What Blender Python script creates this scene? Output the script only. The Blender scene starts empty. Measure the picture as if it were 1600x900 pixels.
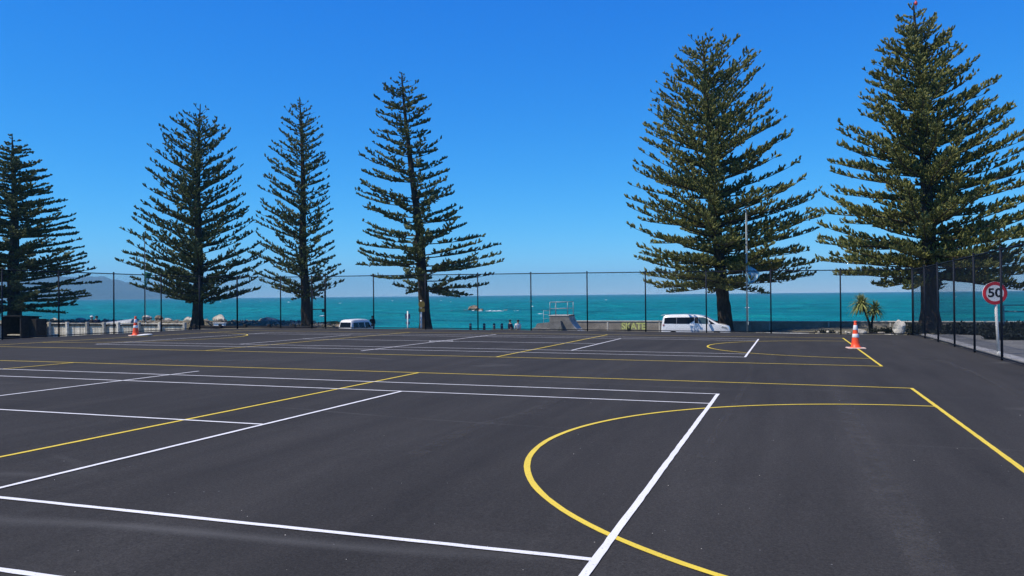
import bpy, bmesh, math, random
import numpy as np
from mathutils import Vector, Matrix
random.seed(7)
RNG = np.random.default_rng(11)
scn = bpy.context.scene
COL = scn.collection
PI = math.pi
R = math.radians

# ------------------------------------------------------------------ camera
cam_d = bpy.data.cameras.new("camera"); cam = bpy.data.objects.new("camera", cam_d); COL.objects.link(cam)
cam_d.sensor_width = 36.0; cam_d.lens = 28.589
cam_d.clip_start = 0.05; cam_d.clip_end = 60000
rv = Vector((0.94668073, 0.32204628, -0.00904384)); uv = Vector((0.0113471, -0.0052755, 0.9999217)); fv = Vector((-0.32197335, 0.94670923, 0.00864851))
cam.matrix_world = Matrix(((rv.x, uv.x, -fv.x, 1.2003), (rv.y, uv.y, -fv.y, -14.7502), (rv.z, uv.z, -fv.z, 1.7821), (0, 0, 0, 1)))
scn.camera = cam

# ------------------------------------------------------------------ sky and sun
SUN_EL, SUN_AZ = R(56), math.atan2(-0.78, -0.63)      # sun stands behind the left shoulder
world = bpy.data.worlds.new("World"); scn.world = world; world.use_nodes = True
wt = world.node_tree; wt.nodes.clear()
wo = wt.nodes.new("ShaderNodeOutputWorld"); bg = wt.nodes.new("ShaderNodeBackground")
sk = wt.nodes.new("ShaderNodeTexSky"); sk.sky_type = 'NISHITA'; sk.sun_disc = False
sk.sun_elevation = SUN_EL; sk.sun_rotation = SUN_AZ
sk.altitude = 0; sk.air_density = 0.6; sk.dust_density = 0.0; sk.ozone_density = 6.0
# one even colour grade over the whole sky: the deep, saturated blue of the photograph's camera
se = wt.nodes.new("ShaderNodeSeparateColor"); co_ = wt.nodes.new("ShaderNodeCombineColor"); wt.links.new(sk.outputs[0], se.inputs[0])
SKY = 0.12
for k, (ex_, g_) in enumerate(((2.05, 1.22), (0.97, 0.96), (0.41, 1.03))):
    a_ = wt.nodes.new("ShaderNodeMath"); a_.operation = 'POWER'; wt.links.new(se.outputs[k], a_.inputs[0]); a_.inputs[1].default_value = ex_
    m_ = wt.nodes.new("ShaderNodeMath"); m_.operation = 'MULTIPLY'; wt.links.new(a_.outputs[0], m_.inputs[0]); m_.inputs[1].default_value = g_ * SKY ** ex_ / SKY
    wt.links.new(m_.outputs[0], co_.inputs[k])
wt.links.new(co_.outputs[0], bg.inputs[0])
bg.inputs[1].default_value = SKY
wt.links.new(bg.outputs[0], wo.inputs[0])
sun_d = bpy.data.lights.new("sun", 'SUN'); sun_d.energy = 4.7; sun_d.angle = R(0.53); sun_d.color = (1.0, 0.905, 0.75)
sun = bpy.data.objects.new("sun", sun_d); COL.objects.link(sun)
sdir = Vector((math.sin(SUN_AZ) * math.cos(SUN_EL), math.cos(SUN_AZ) * math.cos(SUN_EL), math.sin(SUN_EL)))
sun.rotation_euler = sdir.to_track_quat('Z', 'Y').to_euler(); sun.location = (-20, -30, 60)
scn.view_settings.view_transform = 'Standard'; scn.view_settings.look = 'None'
scn.view_settings.exposure = 0.2; scn.view_settings.gamma = 1.0; scn.view_settings.use_curve_mapping = False

# ------------------------------------------------------------------ materials
def nt(name):
    m = bpy.data.materials.new(name); m.use_nodes = True
    t = m.node_tree; b = t.nodes['Principled BSDF']
    return m, t, b
def N(t, kind, **kw):
    n = t.nodes.new(kind)
    for k, v in kw.items(): setattr(n, k, v)
    return n
def coords(t, scale=(1, 1, 1), which='Object', rot=(0, 0, 0)):
    c = N(t, 'ShaderNodeTexCoord'); m = N(t, 'ShaderNodeMapping')
    m.inputs['Scale'].default_value = scale; m.inputs['Rotation'].default_value = rot
    t.links.new(c.outputs[which], m.inputs[0]); return m.outputs[0]
def noise(t, vec, scale, detail=4, rough=0.55, dist=0):
    n = N(t, 'ShaderNodeTexNoise'); n.inputs['Scale'].default_value = scale; n.inputs['Detail'].default_value = detail
    n.inputs['Roughness'].default_value = rough; n.inputs['Distortion'].default_value = dist
    t.links.new(vec, n.inputs['Vector']); return n.outputs['Fac']
def ramp(t, fac, stops):
    r = N(t, 'ShaderNodeValToRGB'); e = r.color_ramp.elements
    while len(e) < len(stops): e.new(0.5)
    for k, (p, c) in enumerate(stops):
        e[k].position = p; e[k].color = (*c, 1) if len(c) == 3 else c
    t.links.new(fac, r.inputs[0]); return r.outputs[0]
def mixc(t, fac, a, b, mode='MIX'):
    m = N(t, 'ShaderNodeMix', data_type='RGBA', blend_type=mode)
    for sock, v in ((m.inputs[0], fac), (m.inputs[6], a), (m.inputs[7], b)):
        if isinstance(v, (int, float)): sock.default_value = v
        elif isinstance(v, tuple): sock.default_value = (*v, 1)
        else: t.links.new(v, sock)
    return m.outputs[2]
def math_(t, op, a, b=None, clamp=False):
    m = N(t, 'ShaderNodeMath', operation=op, use_clamp=clamp)
    for s, v in ((m.inputs[0], a), (m.inputs[1], b)):
        if v is None: continue
        if isinstance(v, (int, float)): s.default_value = v
        else: t.links.new(v, s)
    return m.outputs[0]
def bump(t, b, height, strength=0.3, dist=0.01):
    n = N(t, 'ShaderNodeBump'); n.inputs['Strength'].default_value = strength; n.inputs['Distance'].default_value = dist
    t.links.new(height, n.inputs['Height']); t.links.new(n.outputs[0], b.inputs['Normal'])
def setb(b, rough=0.6, spec=0.5, metal=0.0, coat=0.0):
    b.inputs['Roughness'].default_value = rough; b.inputs['Specular IOR Level'].default_value = spec
    b.inputs['Metallic'].default_value = metal; b.inputs['Coat Weight'].default_value = coat
def mat(name, col, rough=0.6, spec=0.4, metal=0.0, var=0.15, scale=6.0, bumpd=0.0, coat=0.0, objvar=0.0):
    """plain weathered surface: a base colour broken up by two noises"""
    m, t, b = nt(name); setb(b, rough, spec, metal, coat)
    v = coords(t)
    f = noise(t, v, scale, 5)
    lo = tuple(max(0, c * (1 - var * 1.6)) for c in col); hi = tuple(min(1, c * (1 + var)) for c in col)
    c = ramp(t, f, [(0.3, lo), (0.7, hi)])
    if objvar:
        oi = N(t, 'ShaderNodeObjectInfo')
        k = math_(t, 'ADD', math_(t, 'MULTIPLY', oi.outputs['Random'], 2 * objvar), 1 - objvar)
        cm = N(t, 'ShaderNodeVectorMath', operation='SCALE'); t.links.new(c, cm.inputs[0]); t.links.new(k, cm.inputs['Scale']); c = cm.outputs[0]
    t.links.new(c, b.inputs['Base Color'])
    if bumpd: bump(t, b, noise(t, v, scale * 6, 4), 0.6, bumpd)
    return m

def asphalt_mat():
    m, t, b = nt("asphalt"); setb(b, 0.9, 0.09)
    v = coords(t)
    big = noise(t, v, 0.16, 5, 0.6, 0.6)
    band = noise(t, coords(t, (0.75, 0.045, 1)), 1.0, 5, 0.6, 0.25)
    mid = noise(t, coords(t, (2.6, 0.35, 1), rot=(0, 0, R(2))), 1.0, 5, 0.65)
    fine = noise(t, v, 85, 3, 0.75)
    grit = noise(t, v, 38, 4, 0.75)
    base = ramp(t, big, [(0.3, (0.0260, 0.0252, 0.0244)), (0.7, (0.0504, 0.0479, 0.0449))])
    base = mixc(t, 0.6, base, ramp(t, band, [(0.34, (0.0294, 0.0281, 0.0273)), (0.68, (0.0571, 0.0546, 0.0517))]))
    base = mixc(t, 0.35, base, ramp(t, mid, [(0.35, (0.0277, 0.0265, 0.0256)), (0.7, (0.0496, 0.0466, 0.0441))]))
    base = mixc(t, 1.0, base, ramp(t, fine, [(0.25, (0.55, 0.55, 0.55)), (0.75, (1.45, 1.45, 1.45))]), 'MULTIPLY')
    base = mixc(t, 0.8, base, ramp(t, grit, [(0.3, (0.62, 0.62, 0.62)), (0.72, (1.38, 1.38, 1.38))]), 'MULTIPLY')
    # faint pale drag scuffs: thin contour lines of a slow noise, broken up by another
    def scuff(rot, sc, seedoff, w):
        vv = coords(t, sc, rot=(0, 0, rot)); ad = N(t, 'ShaderNodeVectorMath', operation='ADD'); ad.inputs[1].default_value = (seedoff, seedoff * .7, seedoff)
        t.links.new(vv, ad.inputs[0])
        s = noise(t, ad.outputs[0], 1.0, 2, 0.4, 0.2)
        d = math_(t, 'ABSOLUTE', math_(t, 'SUBTRACT', s, 0.5))
        l = math_(t, 'SUBTRACT', 1.0, math_(t, 'DIVIDE', d, w, True), True)
        k = noise(t, ad.outputs[0], 2.3, 3, 0.6)
        return math_(t, 'MULTIPLY', l, ramp(t, k, [(0.5, (0, 0, 0)), (0.68, (1, 1, 1))]))
    s1 = scuff(R(75), (0.05, 0.22, 1), 3.1, 0.010); s2 = scuff(R(20), (0.04, 0.30, 1), 9.7, 0.006)
    base = mixc(t, math_(t, 'MULTIPLY', math_(t, 'MAXIMUM', s1, s2), 0.30), base, (0.16, 0.16, 0.155))
    # sparse pale chips in the aggregate
    vo = N(t, 'ShaderNodeTexVoronoi'); vo.inputs['Scale'].default_value = 9.0; t.links.new(v, vo.inputs['Vector'])
    chip = math_(t, 'LESS_THAN', vo.outputs['Distance'], 0.05)
    sel = N(t, 'ShaderNodeSeparateColor'); t.links.new(vo.outputs['Color'], sel.inputs[0])
    chip = math_(t, 'MULTIPLY', chip, math_(t, 'GREATER_THAN', sel.outputs[0], 0.93))
    base = mixc(t, math_(t, 'MULTIPLY', chip, 0.6), base, (0.3, 0.3, 0.3))
    t.links.new(base, b.inputs['Base Color'])
    bump(t, b, math_(t, 'ADD', noise(t, v, 120, 3, 0.7), math_(t, 'MULTIPLY', grit, 0.6)), 0.55, 0.006)
    return m
def paint_mat(name, col, worn):
    m, t, b = nt(name); setb(b, 0.6, 0.35)
    v = coords(t)
    c = ramp(t, noise(t, v, 1.3, 5, 0.65), [(0.3, tuple(x * .88 for x in col)), (0.7, col)])
    f = ramp(t, noise(t, v, 60, 4, 0.75), [(0.33, (0, 0, 0)), (0.43, (1, 1, 1))])
    t.links.new(mixc(t, f, worn, c), b.inputs['Base Color'])
    bump(t, b, noise(t, v, 120, 3, 0.7), 0.35, 0.004)
    return m
def sea_mat():
    m, t, b = nt("sea_water"); setb(b, 0.42, 0.08)
    v = coords(t)
    s1 = noise(t, coords(t, (0.006, 0.02, 1), rot=(0, 0, R(-8))), 1.0, 5, 0.55, 0.3)
    c = ramp(t, s1, [(0.3, (0.0005, 0.150, 0.172)), (0.55, (0.001, 0.205, 0.215)), (0.75, (0.004, 0.26, 0.25))])
    ch = noise(t, coords(t, (0.10, 0.26, 1), rot=(0, 0, R(-14))), 1.0, 4, 0.65, 0.4)
    c = mixc(t, 0.75, c, ramp(t, ch, [(0.32, (0.46, 0.54, 0.60)), (0.68, (1.45, 1.36, 1.30))]), 'MULTIPLY')
    # deeper blue farther out, kelp-dark streaks in the shallows
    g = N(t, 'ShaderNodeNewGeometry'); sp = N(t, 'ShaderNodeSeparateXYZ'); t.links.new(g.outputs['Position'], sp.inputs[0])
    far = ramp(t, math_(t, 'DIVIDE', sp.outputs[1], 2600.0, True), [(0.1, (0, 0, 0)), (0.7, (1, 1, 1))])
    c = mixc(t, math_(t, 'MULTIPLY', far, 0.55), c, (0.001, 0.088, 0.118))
    kel = ramp(t, noise(t, coords(t, (0.012, 0.05, 1), rot=(0, 0, R(-6))), 1.0, 5, 0.6), [(0.52, (0, 0, 0)), (0.66, (1, 1, 1))])
    near = ramp(t, math_(t, 'DIVIDE', sp.outputs[1], 300.0, True), [(0.35, (1, 1, 1)), (0.95, (0, 0, 0))])
    c = mixc(t, math_(t, 'MULTIPLY', math_(t, 'MULTIPLY', kel, near), 0.55), c, (0.004, 0.085, 0.108))
    t.links.new(c, b.inputs['Base Color'])
    h = math_(t, 'ADD', noise(t, coords(t, (0.22, 0.6, 1), rot=(0, 0, R(-14))), 1.0, 5, 0.62), math_(t, 'MULTIPLY', noise(t, v, 1.7, 3), 0.25))
    bump(t, b, h, 0.9, 1.6)
    return m
def leaf_mat(name, dark, mid, light, ts=0.26):
    m, t, b = nt(name); setb(b, 0.55, 0.3)
    g = N(t, 'ShaderNodeNewGeometry')
    v = coords(t)
    c = ramp(t, g.outputs['Random Per Island'], [(0.0, dark), (0.55, mid), (1.0, light)])
    c = mixc(t, 0.75, c, ramp(t, noise(t, v, 0.9, 4, 0.6), [(0.32, (0.6, 0.66, 0.7)), (0.68, (1.35, 1.28, 1.1))]), 'MULTIPLY')
    t.links.new(c, b.inputs['Base Color'])
    bump(t, b, noise(t, v, 22, 3, 0.7), 0.8, 0.05)
    tr = N(t, 'ShaderNodeBsdfTranslucent'); t.links.new(c, tr.inputs[0])
    mx = N(t, 'ShaderNodeMixShader'); mx.inputs[0].default_value = ts
    t.links.new(b.outputs[0], mx.inputs[1]); t.links.new(tr.outputs[0], mx.inputs[2])
    t.links.new(mx.outputs[0], t.nodes['Material Output'].inputs[0])
    return m
def terrain_mat(name, a, b_, c_, scale=0.5):
    m, t, b = nt(name); setb(b, 0.95, 0.15)
    v = coords(t)
    c = ramp(t, noise(t, v, scale, 6, 0.65), [(0.3, a), (0.52, b_), (0.72, c_)])
    c = mixc(t, 0.8, c, ramp(t, noise(t, v, 9, 5, 0.8), [(0.3, (0.6, 0.6, 0.6)), (0.7, (1.35, 1.35, 1.35))]), 'MULTIPLY')
    t.links.new(c, b.inputs['Base Color']); bump(t, b, noise(t, v, 14, 5, 0.75), 0.9, 0.05)
    return m
def bark_mat():
    m, t, b = nt("bark"); setb(b, 0.95, 0.15)
    v = coords(t, (1, 1, 0.35))
    f = noise(t, v, 4.2, 6, 0.7, 0.5)
    c = ramp(t, f, [(0.3, (0.016, 0.013, 0.012)), (0.55, (0.050, 0.038, 0.030)), (0.75, (0.12, 0.088, 0.066))])
    t.links.new(c, b.inputs['Base Color']); bump(t, b, f, 1.0, 0.12)
    return m

M = {}
M['asphalt'] = asphalt_mat()
M['white_paint'] = paint_mat("white_line_paint", (0.80, 0.79, 0.775), (0.30, 0.30, 0.30))
M['yellow_paint'] = paint_mat("yellow_line_paint", (0.78, 0.575, 0.045), (0.28, 0.21, 0.05))
M['sea'] = sea_mat()
M['bark'] = bark_mat()
M['twig'] = mat("twig_bark", (0.06, 0.045, 0.034), 0.9, 0.2, var=0.3, scale=5)
M['olive'] = leaf_mat("olive_needles", (0.085, 0.105, 0.030), (0.180, 0.195, 0.052), (0.31, 0.305, 0.095))
M['green'] = leaf_mat("dark_needles", (0.042, 0.066, 0.027), (0.098, 0.128, 0.044), (0.180, 0.200, 0.070))
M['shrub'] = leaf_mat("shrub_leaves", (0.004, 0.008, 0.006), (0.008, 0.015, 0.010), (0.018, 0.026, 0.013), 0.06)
M['flaxleaf'] = leaf_mat("flax_leaves", (0.05, 0.065, 0.02), (0.11, 0.12, 0.035), (0.2, 0.19, 0.06))
M['palmleaf'] = leaf_mat("cabbage_tree_leaves", (0.12, 0.16, 0.045), (0.25, 0.29, 0.085), (0.48, 0.48, 0.20))
M['terrain'] = terrain_mat("rough_ground", (0.09, 0.085, 0.05), (0.15, 0.135, 0.09), (0.24, 0.215, 0.16))
M['gravel'] = terrain_mat("grey_gravel", (0.15, 0.15, 0.14), (0.20, 0.20, 0.19), (0.26, 0.26, 0.245), 1.3)
M['road'] = terrain_mat("old_road", (0.07, 0.07, 0.072), (0.09, 0.09, 0.092), (0.11, 0.11, 0.11), 0.8)
M['rubble'] = mat("rubble_stone", (0.30, 0.27, 0.23), 0.95, 0.2, var=0.35, scale=2.0, bumpd=0.05)
M['pale_rock'] = mat("pale_rock", (0.52, 0.49, 0.43), 0.95, 0.2, var=0.35, scale=1.8, bumpd=0.06)
M['brown_rock'] = mat("brown_rock", (0.25, 0.19, 0.13), 0.95, 0.2, var=0.4, scale=0.9, bumpd=0.15)
M['mossy_rock'] = mat("mossy_rock", (0.14, 0.125, 0.055), 0.95, 0.2, var=0.5, scale=0.7, bumpd=0.1)
M['concrete'] = mat("grey_concrete", (0.21, 0.20, 0.18), 0.9, 0.25, var=0.2, scale=1.5, bumpd=0.01)
M['wallconc'] = mat("weathered_wall_concrete", (0.27, 0.245, 0.215), 0.92, 0.2, var=0.2, scale=1.2, bumpd=0.015)
M['capconc'] = mat("pale_capping_concrete", (0.50, 0.48, 0.44), 0.9, 0.25, var=0.15, scale=2)
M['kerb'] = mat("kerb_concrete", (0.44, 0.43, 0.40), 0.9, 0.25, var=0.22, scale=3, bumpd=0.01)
M['fence'] = mat("black_powder_coat", (0.010, 0.014, 0.024), 0.6, 0.12, var=0.1, scale=8)
M['wire'] = mat("black_coated_wire", (0.010, 0.014, 0.022), 0.7, 0.1, var=0.1, scale=8)
M['timber'] = mat("grey_weathered_timber", (0.66, 0.61, 0.50), 0.9, 0.2, var=0.3, scale=5, bumpd=0.01, objvar=0.36)
M['timber_dark'] = mat("dark_stained_timber", (0.028, 0.024, 0.022), 0.8, 0.25, var=0.3, scale=5)
M['timber_pale'] = mat("pale_timber", (0.55, 0.48, 0.33), 0.8, 0.25, var=0.2, scale=5)
M['orange'] = mat("orange_plastic", (0.86, 0.085, 0.022), 0.45, 0.4, var=0.06, scale=9)
M['reflective'] = mat("reflective_white_band", (0.82, 0.80, 0.78), 0.4, 0.5, var=0.05, scale=12)
M['conebase'] = mat("scuffed_cone_base", (0.75, 0.52, 0.42), 0.6, 0.3, var=0.2, scale=12)
M['white'] = mat("white_enamel", (0.78, 0.78, 0.75), 0.4, 0.5, var=0.06, scale=4)
M['cream'] = mat("cream_post_paint", (0.86, 0.84, 0.78), 0.5, 0.4, var=0.08, scale=6)
M['signwhite'] = mat("sign_face_white", (0.86, 0.86, 0.86), 0.45, 0.4, var=0.03, scale=5)
M['signred'] = mat("sign_ring_red", (0.56, 0.018, 0.032), 0.45, 0.4, var=0.07, scale=5)
M['black'] = mat("matt_black", (0.012, 0.012, 0.014), 0.6, 0.3, var=0.1, scale=5)
M['carpaint'] = mat("white_car_paint", (0.80, 0.805, 0.81), 0.28, 0.5, var=0.02, scale=2, coat=0.6)
M['vanpaint'] = mat("old_white_van_paint", (0.76, 0.76, 0.76), 0.4, 0.5, var=0.06, scale=2, coat=0.2)
M['glass'] = mat("tinted_car_glass", (0.008, 0.009, 0.011), 0.16, 0.22, var=0.1, scale=2)
M['clearglass'] = mat("pale_green_car_glass", (0.05, 0.095, 0.105), 0.14, 0.35, var=0.2, scale=2)
M['tyre'] = mat("tyre_rubber", (0.018, 0.018, 0.019), 0.85, 0.2, var=0.1, scale=9)
M['alloy'] = mat("alloy_wheel", (0.55, 0.56, 0.58), 0.35, 0.5, metal=0.8, var=0.1, scale=9)
M['lamp'] = mat("headlamp_lens", (0.35, 0.38, 0.40), 0.15, 0.6, metal=0.3, var=0.3, scale=9)
M['taillamp'] = mat("tail_lamp_lens", (0.40, 0.02, 0.02), 0.25, 0.5, var=0.1, scale=9)
M['galv'] = mat("galvanised_steel", (0.25, 0.31, 0.34), 0.5, 0.4, metal=0.3, var=0.12, scale=5)
M['bluesteel'] = mat("blue_grey_steel", (0.10, 0.17, 0.24), 0.5, 0.4, var=0.1, scale=5)
M['flagblue'] = mat("pale_blue_flag_cloth", (0.12, 0.40, 0.58), 0.8, 0.2, var=0.2, scale=2)
M['flagwhite'] = mat("white_flag_cloth", (0.55, 0.68, 0.74), 0.8, 0.2, var=0.1, scale=2)
M['flaggreen'] = mat("green_flag_cloth", (0.02, 0.10, 0.065), 0.8, 0.2, var=0.2, scale=2)
M['skateyellow'] = mat("yellow_green_wall_paint", (0.55, 0.60, 0.22), 0.8, 0.2, var=0.15, scale=3)
M['skatepatch'] = mat("olive_wall_paint", (0.27, 0.26, 0.17), 0.85, 0.2, var=0.25, scale=2)
M['olivesign'] = mat("olive_yellow_sign", (0.20, 0.145, 0.03), 0.6, 0.3, var=0.2, scale=6)
M['bluepost'] = mat("dark_bollard_timber", (0.035, 0.06, 0.085), 0.8, 0.25, var=0.2, scale=8)
M['boat'] = mat("grey_hull_paint", (0.30, 0.33, 0.36), 0.5, 0.4, var=0.12, scale=1.5)
M['boatdark'] = mat("dark_hull_paint", (0.03, 0.04, 0.05), 0.5, 0.4, var=0.12, scale=1.5)
M['skin'] = mat("skin", (0.50, 0.30, 0.21), 0.6, 0.3, var=0.06, scale=12)
M['navy'] = mat("navy_cloth", (0.012, 0.018, 0.045), 0.9, 0.15, var=0.2, scale=12)
M['darkcloth'] = mat("charcoal_cloth", (0.02, 0.02, 0.024), 0.9, 0.15, var=0.2, scale=12)
M['whitecloth'] = mat("white_cloth", (0.72, 0.72, 0.70), 0.9, 0.15, var=0.12, scale=12)
M['denim'] = mat("blue_denim", (0.05, 0.08, 0.14), 0.9, 0.15, var=0.2, scale=12)
M['hair'] = mat("dark_hair", (0.02, 0.014, 0.01), 0.6, 0.3, var=0.2, scale=20)
M['foam'] = mat("sea_foam", (0.80, 0.84, 0.85), 0.9, 0.2, var=0.1, scale=1)
M['hill'] = terrain_mat("hill_cover", (0.025, 0.036, 0.028), (0.04, 0.052, 0.04), (0.085, 0.085, 0.075), 0.004)
M['ornament'] = mat("red_ornament", (0.60, 0.05, 0.04), 0.4, 0.5, var=0.1, scale=9)

# ------------------------------------------------------------------ object helpers
def tag(o, label=None, cat=None, group=None, kind=None):
    if label: o['label'] = label
    if cat: o['category'] = cat
    if group: o['group'] = group
    if kind: o['kind'] = kind
    return o
def empty(name, loc, rz=0.0, label=None, cat=None, group=None):
    o = bpy.data.objects.new(name, None); COL.objects.link(o); o.location = loc; o.rotation_euler = (0, 0, rz)
    o.empty_display_size = 0.2
    return tag(o, label, cat, group)
def link(name, me, parent=None, m=None):
    o = bpy.data.objects.new(name, me); COL.objects.link(o)
    if m is not None and not me.materials: me.materials.append(m)
    if parent is not None: o.parent = parent
    return o
class MB:
    """collects shapes; build() links them as one mesh object"""
    def __init__(s): s.v = []; s.f = []; s.mi = []; s.cur = 0
    def add(s, vs, fs):
        k = len(s.v); s.v += [tuple(p) for p in vs]; s.f += [tuple(k + i for i in f) for f in fs]; s.mi += [s.cur] * len(fs)
    def box(s, a, b, bev=0.0):
        (x0, y0, z0), (x1, y1, z1) = a, b
        if bev <= 0:
            s.add([(x0, y0, z0), (x1, y0, z0), (x1, y1, z0), (x0, y1, z0), (x0, y0, z1), (x1, y0, z1), (x1, y1, z1), (x0, y1, z1)],
                  [(3, 2, 1, 0), (4, 5, 6, 7), (0, 1, 5, 4), (1, 2, 6, 5), (2, 3, 7, 6), (3, 0, 4, 7)])
        else:
            d = bev; rings = []
            for z, i in ((z0, d), (z0 + d, 0), (z1 - d, 0), (z1, d)):
                rings.append([(x0 + i + d * 0, y0 + i, z), (x1 - i, y0 + i, z), (x1 - i, y1 - i, z), (x0 + i, y1 - i, z)])
            vs = [p for r_ in rings for p in r_]
            fs = [(3, 2, 1, 0), (12, 13, 14, 15)]
            for q in range(3):
                for j in range(4): fs.append((q * 4 + j, q * 4 + (j + 1) % 4, q * 4 + 4 + (j + 1) % 4, q * 4 + 4 + j))
            s.add(vs, fs)
    def tube(s, pts, rad, n=8, cap=True):
        pts = [Vector(p) for p in pts]; rads = rad if isinstance(rad, (list, tuple)) else [rad] * len(pts)
        vs = []; fs = []; ref = None
        for i, p in enumerate(pts):
            d = (pts[min(i + 1, len(pts) - 1)] - pts[max(i - 1, 0)]).normalized()
            if ref is None:
                ref = Vector((1, 0, 0)) if abs(d.x) < 0.8 else Vector((0, 1, 0))
            a = (ref - d * ref.dot(d)).normalized(); b = d.cross(a); ref = a
            for j in range(n):
                t = 2 * PI * j / n; vs.append(p + (a * math.cos(t) + b * math.sin(t)) * rads[i])
        for i in range(len(pts) - 1):
            for j in range(n): fs.append((i * n + j, i * n + (j + 1) % n, (i + 1) * n + (j + 1) % n, (i + 1) * n + j))
        if cap: fs.append(tuple(range(n - 1, -1, -1))); fs.append(tuple((len(pts) - 1) * n + j for j in range(n)))
        s.add(vs, fs)
    def lathe(s, prof, n=20, c=(0, 0, 0), axis='z'):
        vs = []; fs = []
        for r_, z in prof:
            for j in range(n):
                t = 2 * PI * j / n
                p = (r_ * math.cos(t), r_ * math.sin(t), z)
                if axis == 'y': p = (p[0], z, p[1])
                if axis == 'x': p = (z, p[0], p[1])
                vs.append((p[0] + c[0], p[1] + c[1], p[2] + c[2]))
        for i in range(len(prof) - 1):
            for j in range(n): fs.append((i * n + j, i * n + (j + 1) % n, (i + 1) * n + (j + 1) % n, (i + 1) * n + j))
        fs.append(tuple(range(n - 1, -1, -1))); fs.append(tuple((len(prof) - 1) * n + j for j in range(n)))
        s.add(vs, fs)
    def poly(s, pts, thick):
        """flat polygon given thickness along vector thick"""
        t = Vector(thick); a = [Vector(p) for p in pts]; n = len(a)
        fs = [tuple(range(n)), tuple(range(2 * n - 1, n - 1, -1))]
        for j in range(n): fs.append((j, n + j, n + (j + 1) % n, (j + 1) % n))
        s.add(a + [p + t for p in a], fs)
    def mesh(s, name, smooth=False, mats=None):
        me = bpy.data.meshes.new(name); me.from_pydata(s.v, [], s.f); me.update()
        if mats:
            for m_ in mats: me.materials.append(m_)
            me.polygons.foreach_set('material_index', s.mi)
        bm = bmesh.new(); bm.from_mesh(me); bmesh.ops.recalc_face_normals(bm, faces=bm.faces); bm.to_mesh(me); bm.free()
        if smooth: me.polygons.foreach_set('use_smooth', [True] * len(me.polygons))
        return me
    def build(s, name, m, parent=None, smooth=False):
        ms = m if isinstance(m, list) else [m]
        return link(name, s.mesh(name, smooth, ms), parent)
def np_mesh(name, co, tri, m, smooth=True):
    me = bpy.data.meshes.new(name); nv, nf = len(co), len(tri)
    me.vertices.add(nv); me.vertices.foreach_set('co', np.ascontiguousarray(co, dtype=np.float32).ravel())
    me.loops.add(nf * 3); me.loops.foreach_set('vertex_index', np.ascontiguousarray(tri, dtype=np.int32).ravel())
    me.polygons.add(nf); me.polygons.foreach_set('loop_start', np.arange(0, nf * 3, 3, dtype=np.int32))
    me.update(calc_edges=True)
    me.polygons.foreach_set('use_smooth', np.full(nf, smooth))
    me.materials.append(m); return me
def grid_mesh(name, xs, ys, zfun, m):
    X, Y = np.meshgrid(np.asarray(xs, float), np.asarray(ys, float)); Z = zfun(X, Y)
    co = np.stack([X, Y, Z], -1).reshape(-1, 3); nx, ny = len(xs), len(ys)
    i = (np.arange(ny - 1)[:, None] * nx + np.arange(nx - 1)[None]).ravel()
    tri = np.concatenate([np.stack([i, i + 1, i + nx + 1], 1), np.stack([i, i + nx + 1, i + nx], 1)])
    return np_mesh(name, co, tri, m)
def smooth01(x):
    x = np.clip(x, 0, 1); return x * x * (3 - 2 * x)

# ------------------------------------------------------------------ ground heights
def zc(X, Y):                                                    # the gently falling asphalt
    return -6.91343e-3 * X - 6.76189e-3 * Y - 1.01724e-4 * X * X - 1.0761e-5 * Y * Y - 1.68731e-5 * X * Y
def zt(X, Y):                                                    # the ground round it, down to the beach
    X = np.asarray(X, float); Y = np.asarray(Y, float)
    court = zc(np.clip(X, -34, 30), np.clip(Y, -40, 30))
    low = np.interp(X, [-90, -46, -40, -36.5, -30, -12, -4, -1.2, 1.5, 10, 30], [-1.30, -1.35, -1.5, -1.84, -1.80, -1.72, -1.72, -1.3, -0.92, -0.80, -0.6])
    k = np.maximum(smooth01((Y - 27.2) / np.where(X > 7, 10.0, 3.2)), smooth01((-31.6 - X) / 4.0))
    z = court * (1 - k) + low * k
    bank = np.exp(-((Y - 54.5) / 2.6) ** 2) * np.clip((-37 - X) / 6, 0, 1) * 0.75
    z = z + bank
    s = smooth01((Y - np.where(X > -17, 53.5, 57)) / 24.0)
    z = z * (1 - s) + (-4.6) * s
    return z
def ground(x, y): return float(zt(x, y))

# ------------------------------------------------------------------ the setting
xs = np.unique(np.concatenate([np.linspace(-600, -130, 14), np.linspace(-130, 60, 191), np.linspace(60, 600, 14)]))
ys = np.unique(np.concatenate([np.linspace(-500, -60, 10), np.linspace(-60, 20, 54), np.linspace(20, 84, 129)]))
def zterr(X, Y):
    under = (X > -31.3) & (X < 6.9) & (Y < 26.9)
    z = zt(X, Y) - np.where(under, 0.09, 0.0)
    return z + np.where(under, 0, 0.04) * np.sin(X * 1.7 + Y * .9) * np.cos(Y * 1.3 - X * .6)
tag(link("terrain", grid_mesh("terrain", xs, ys, zterr, M['terrain'])), kind='structure')

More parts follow.
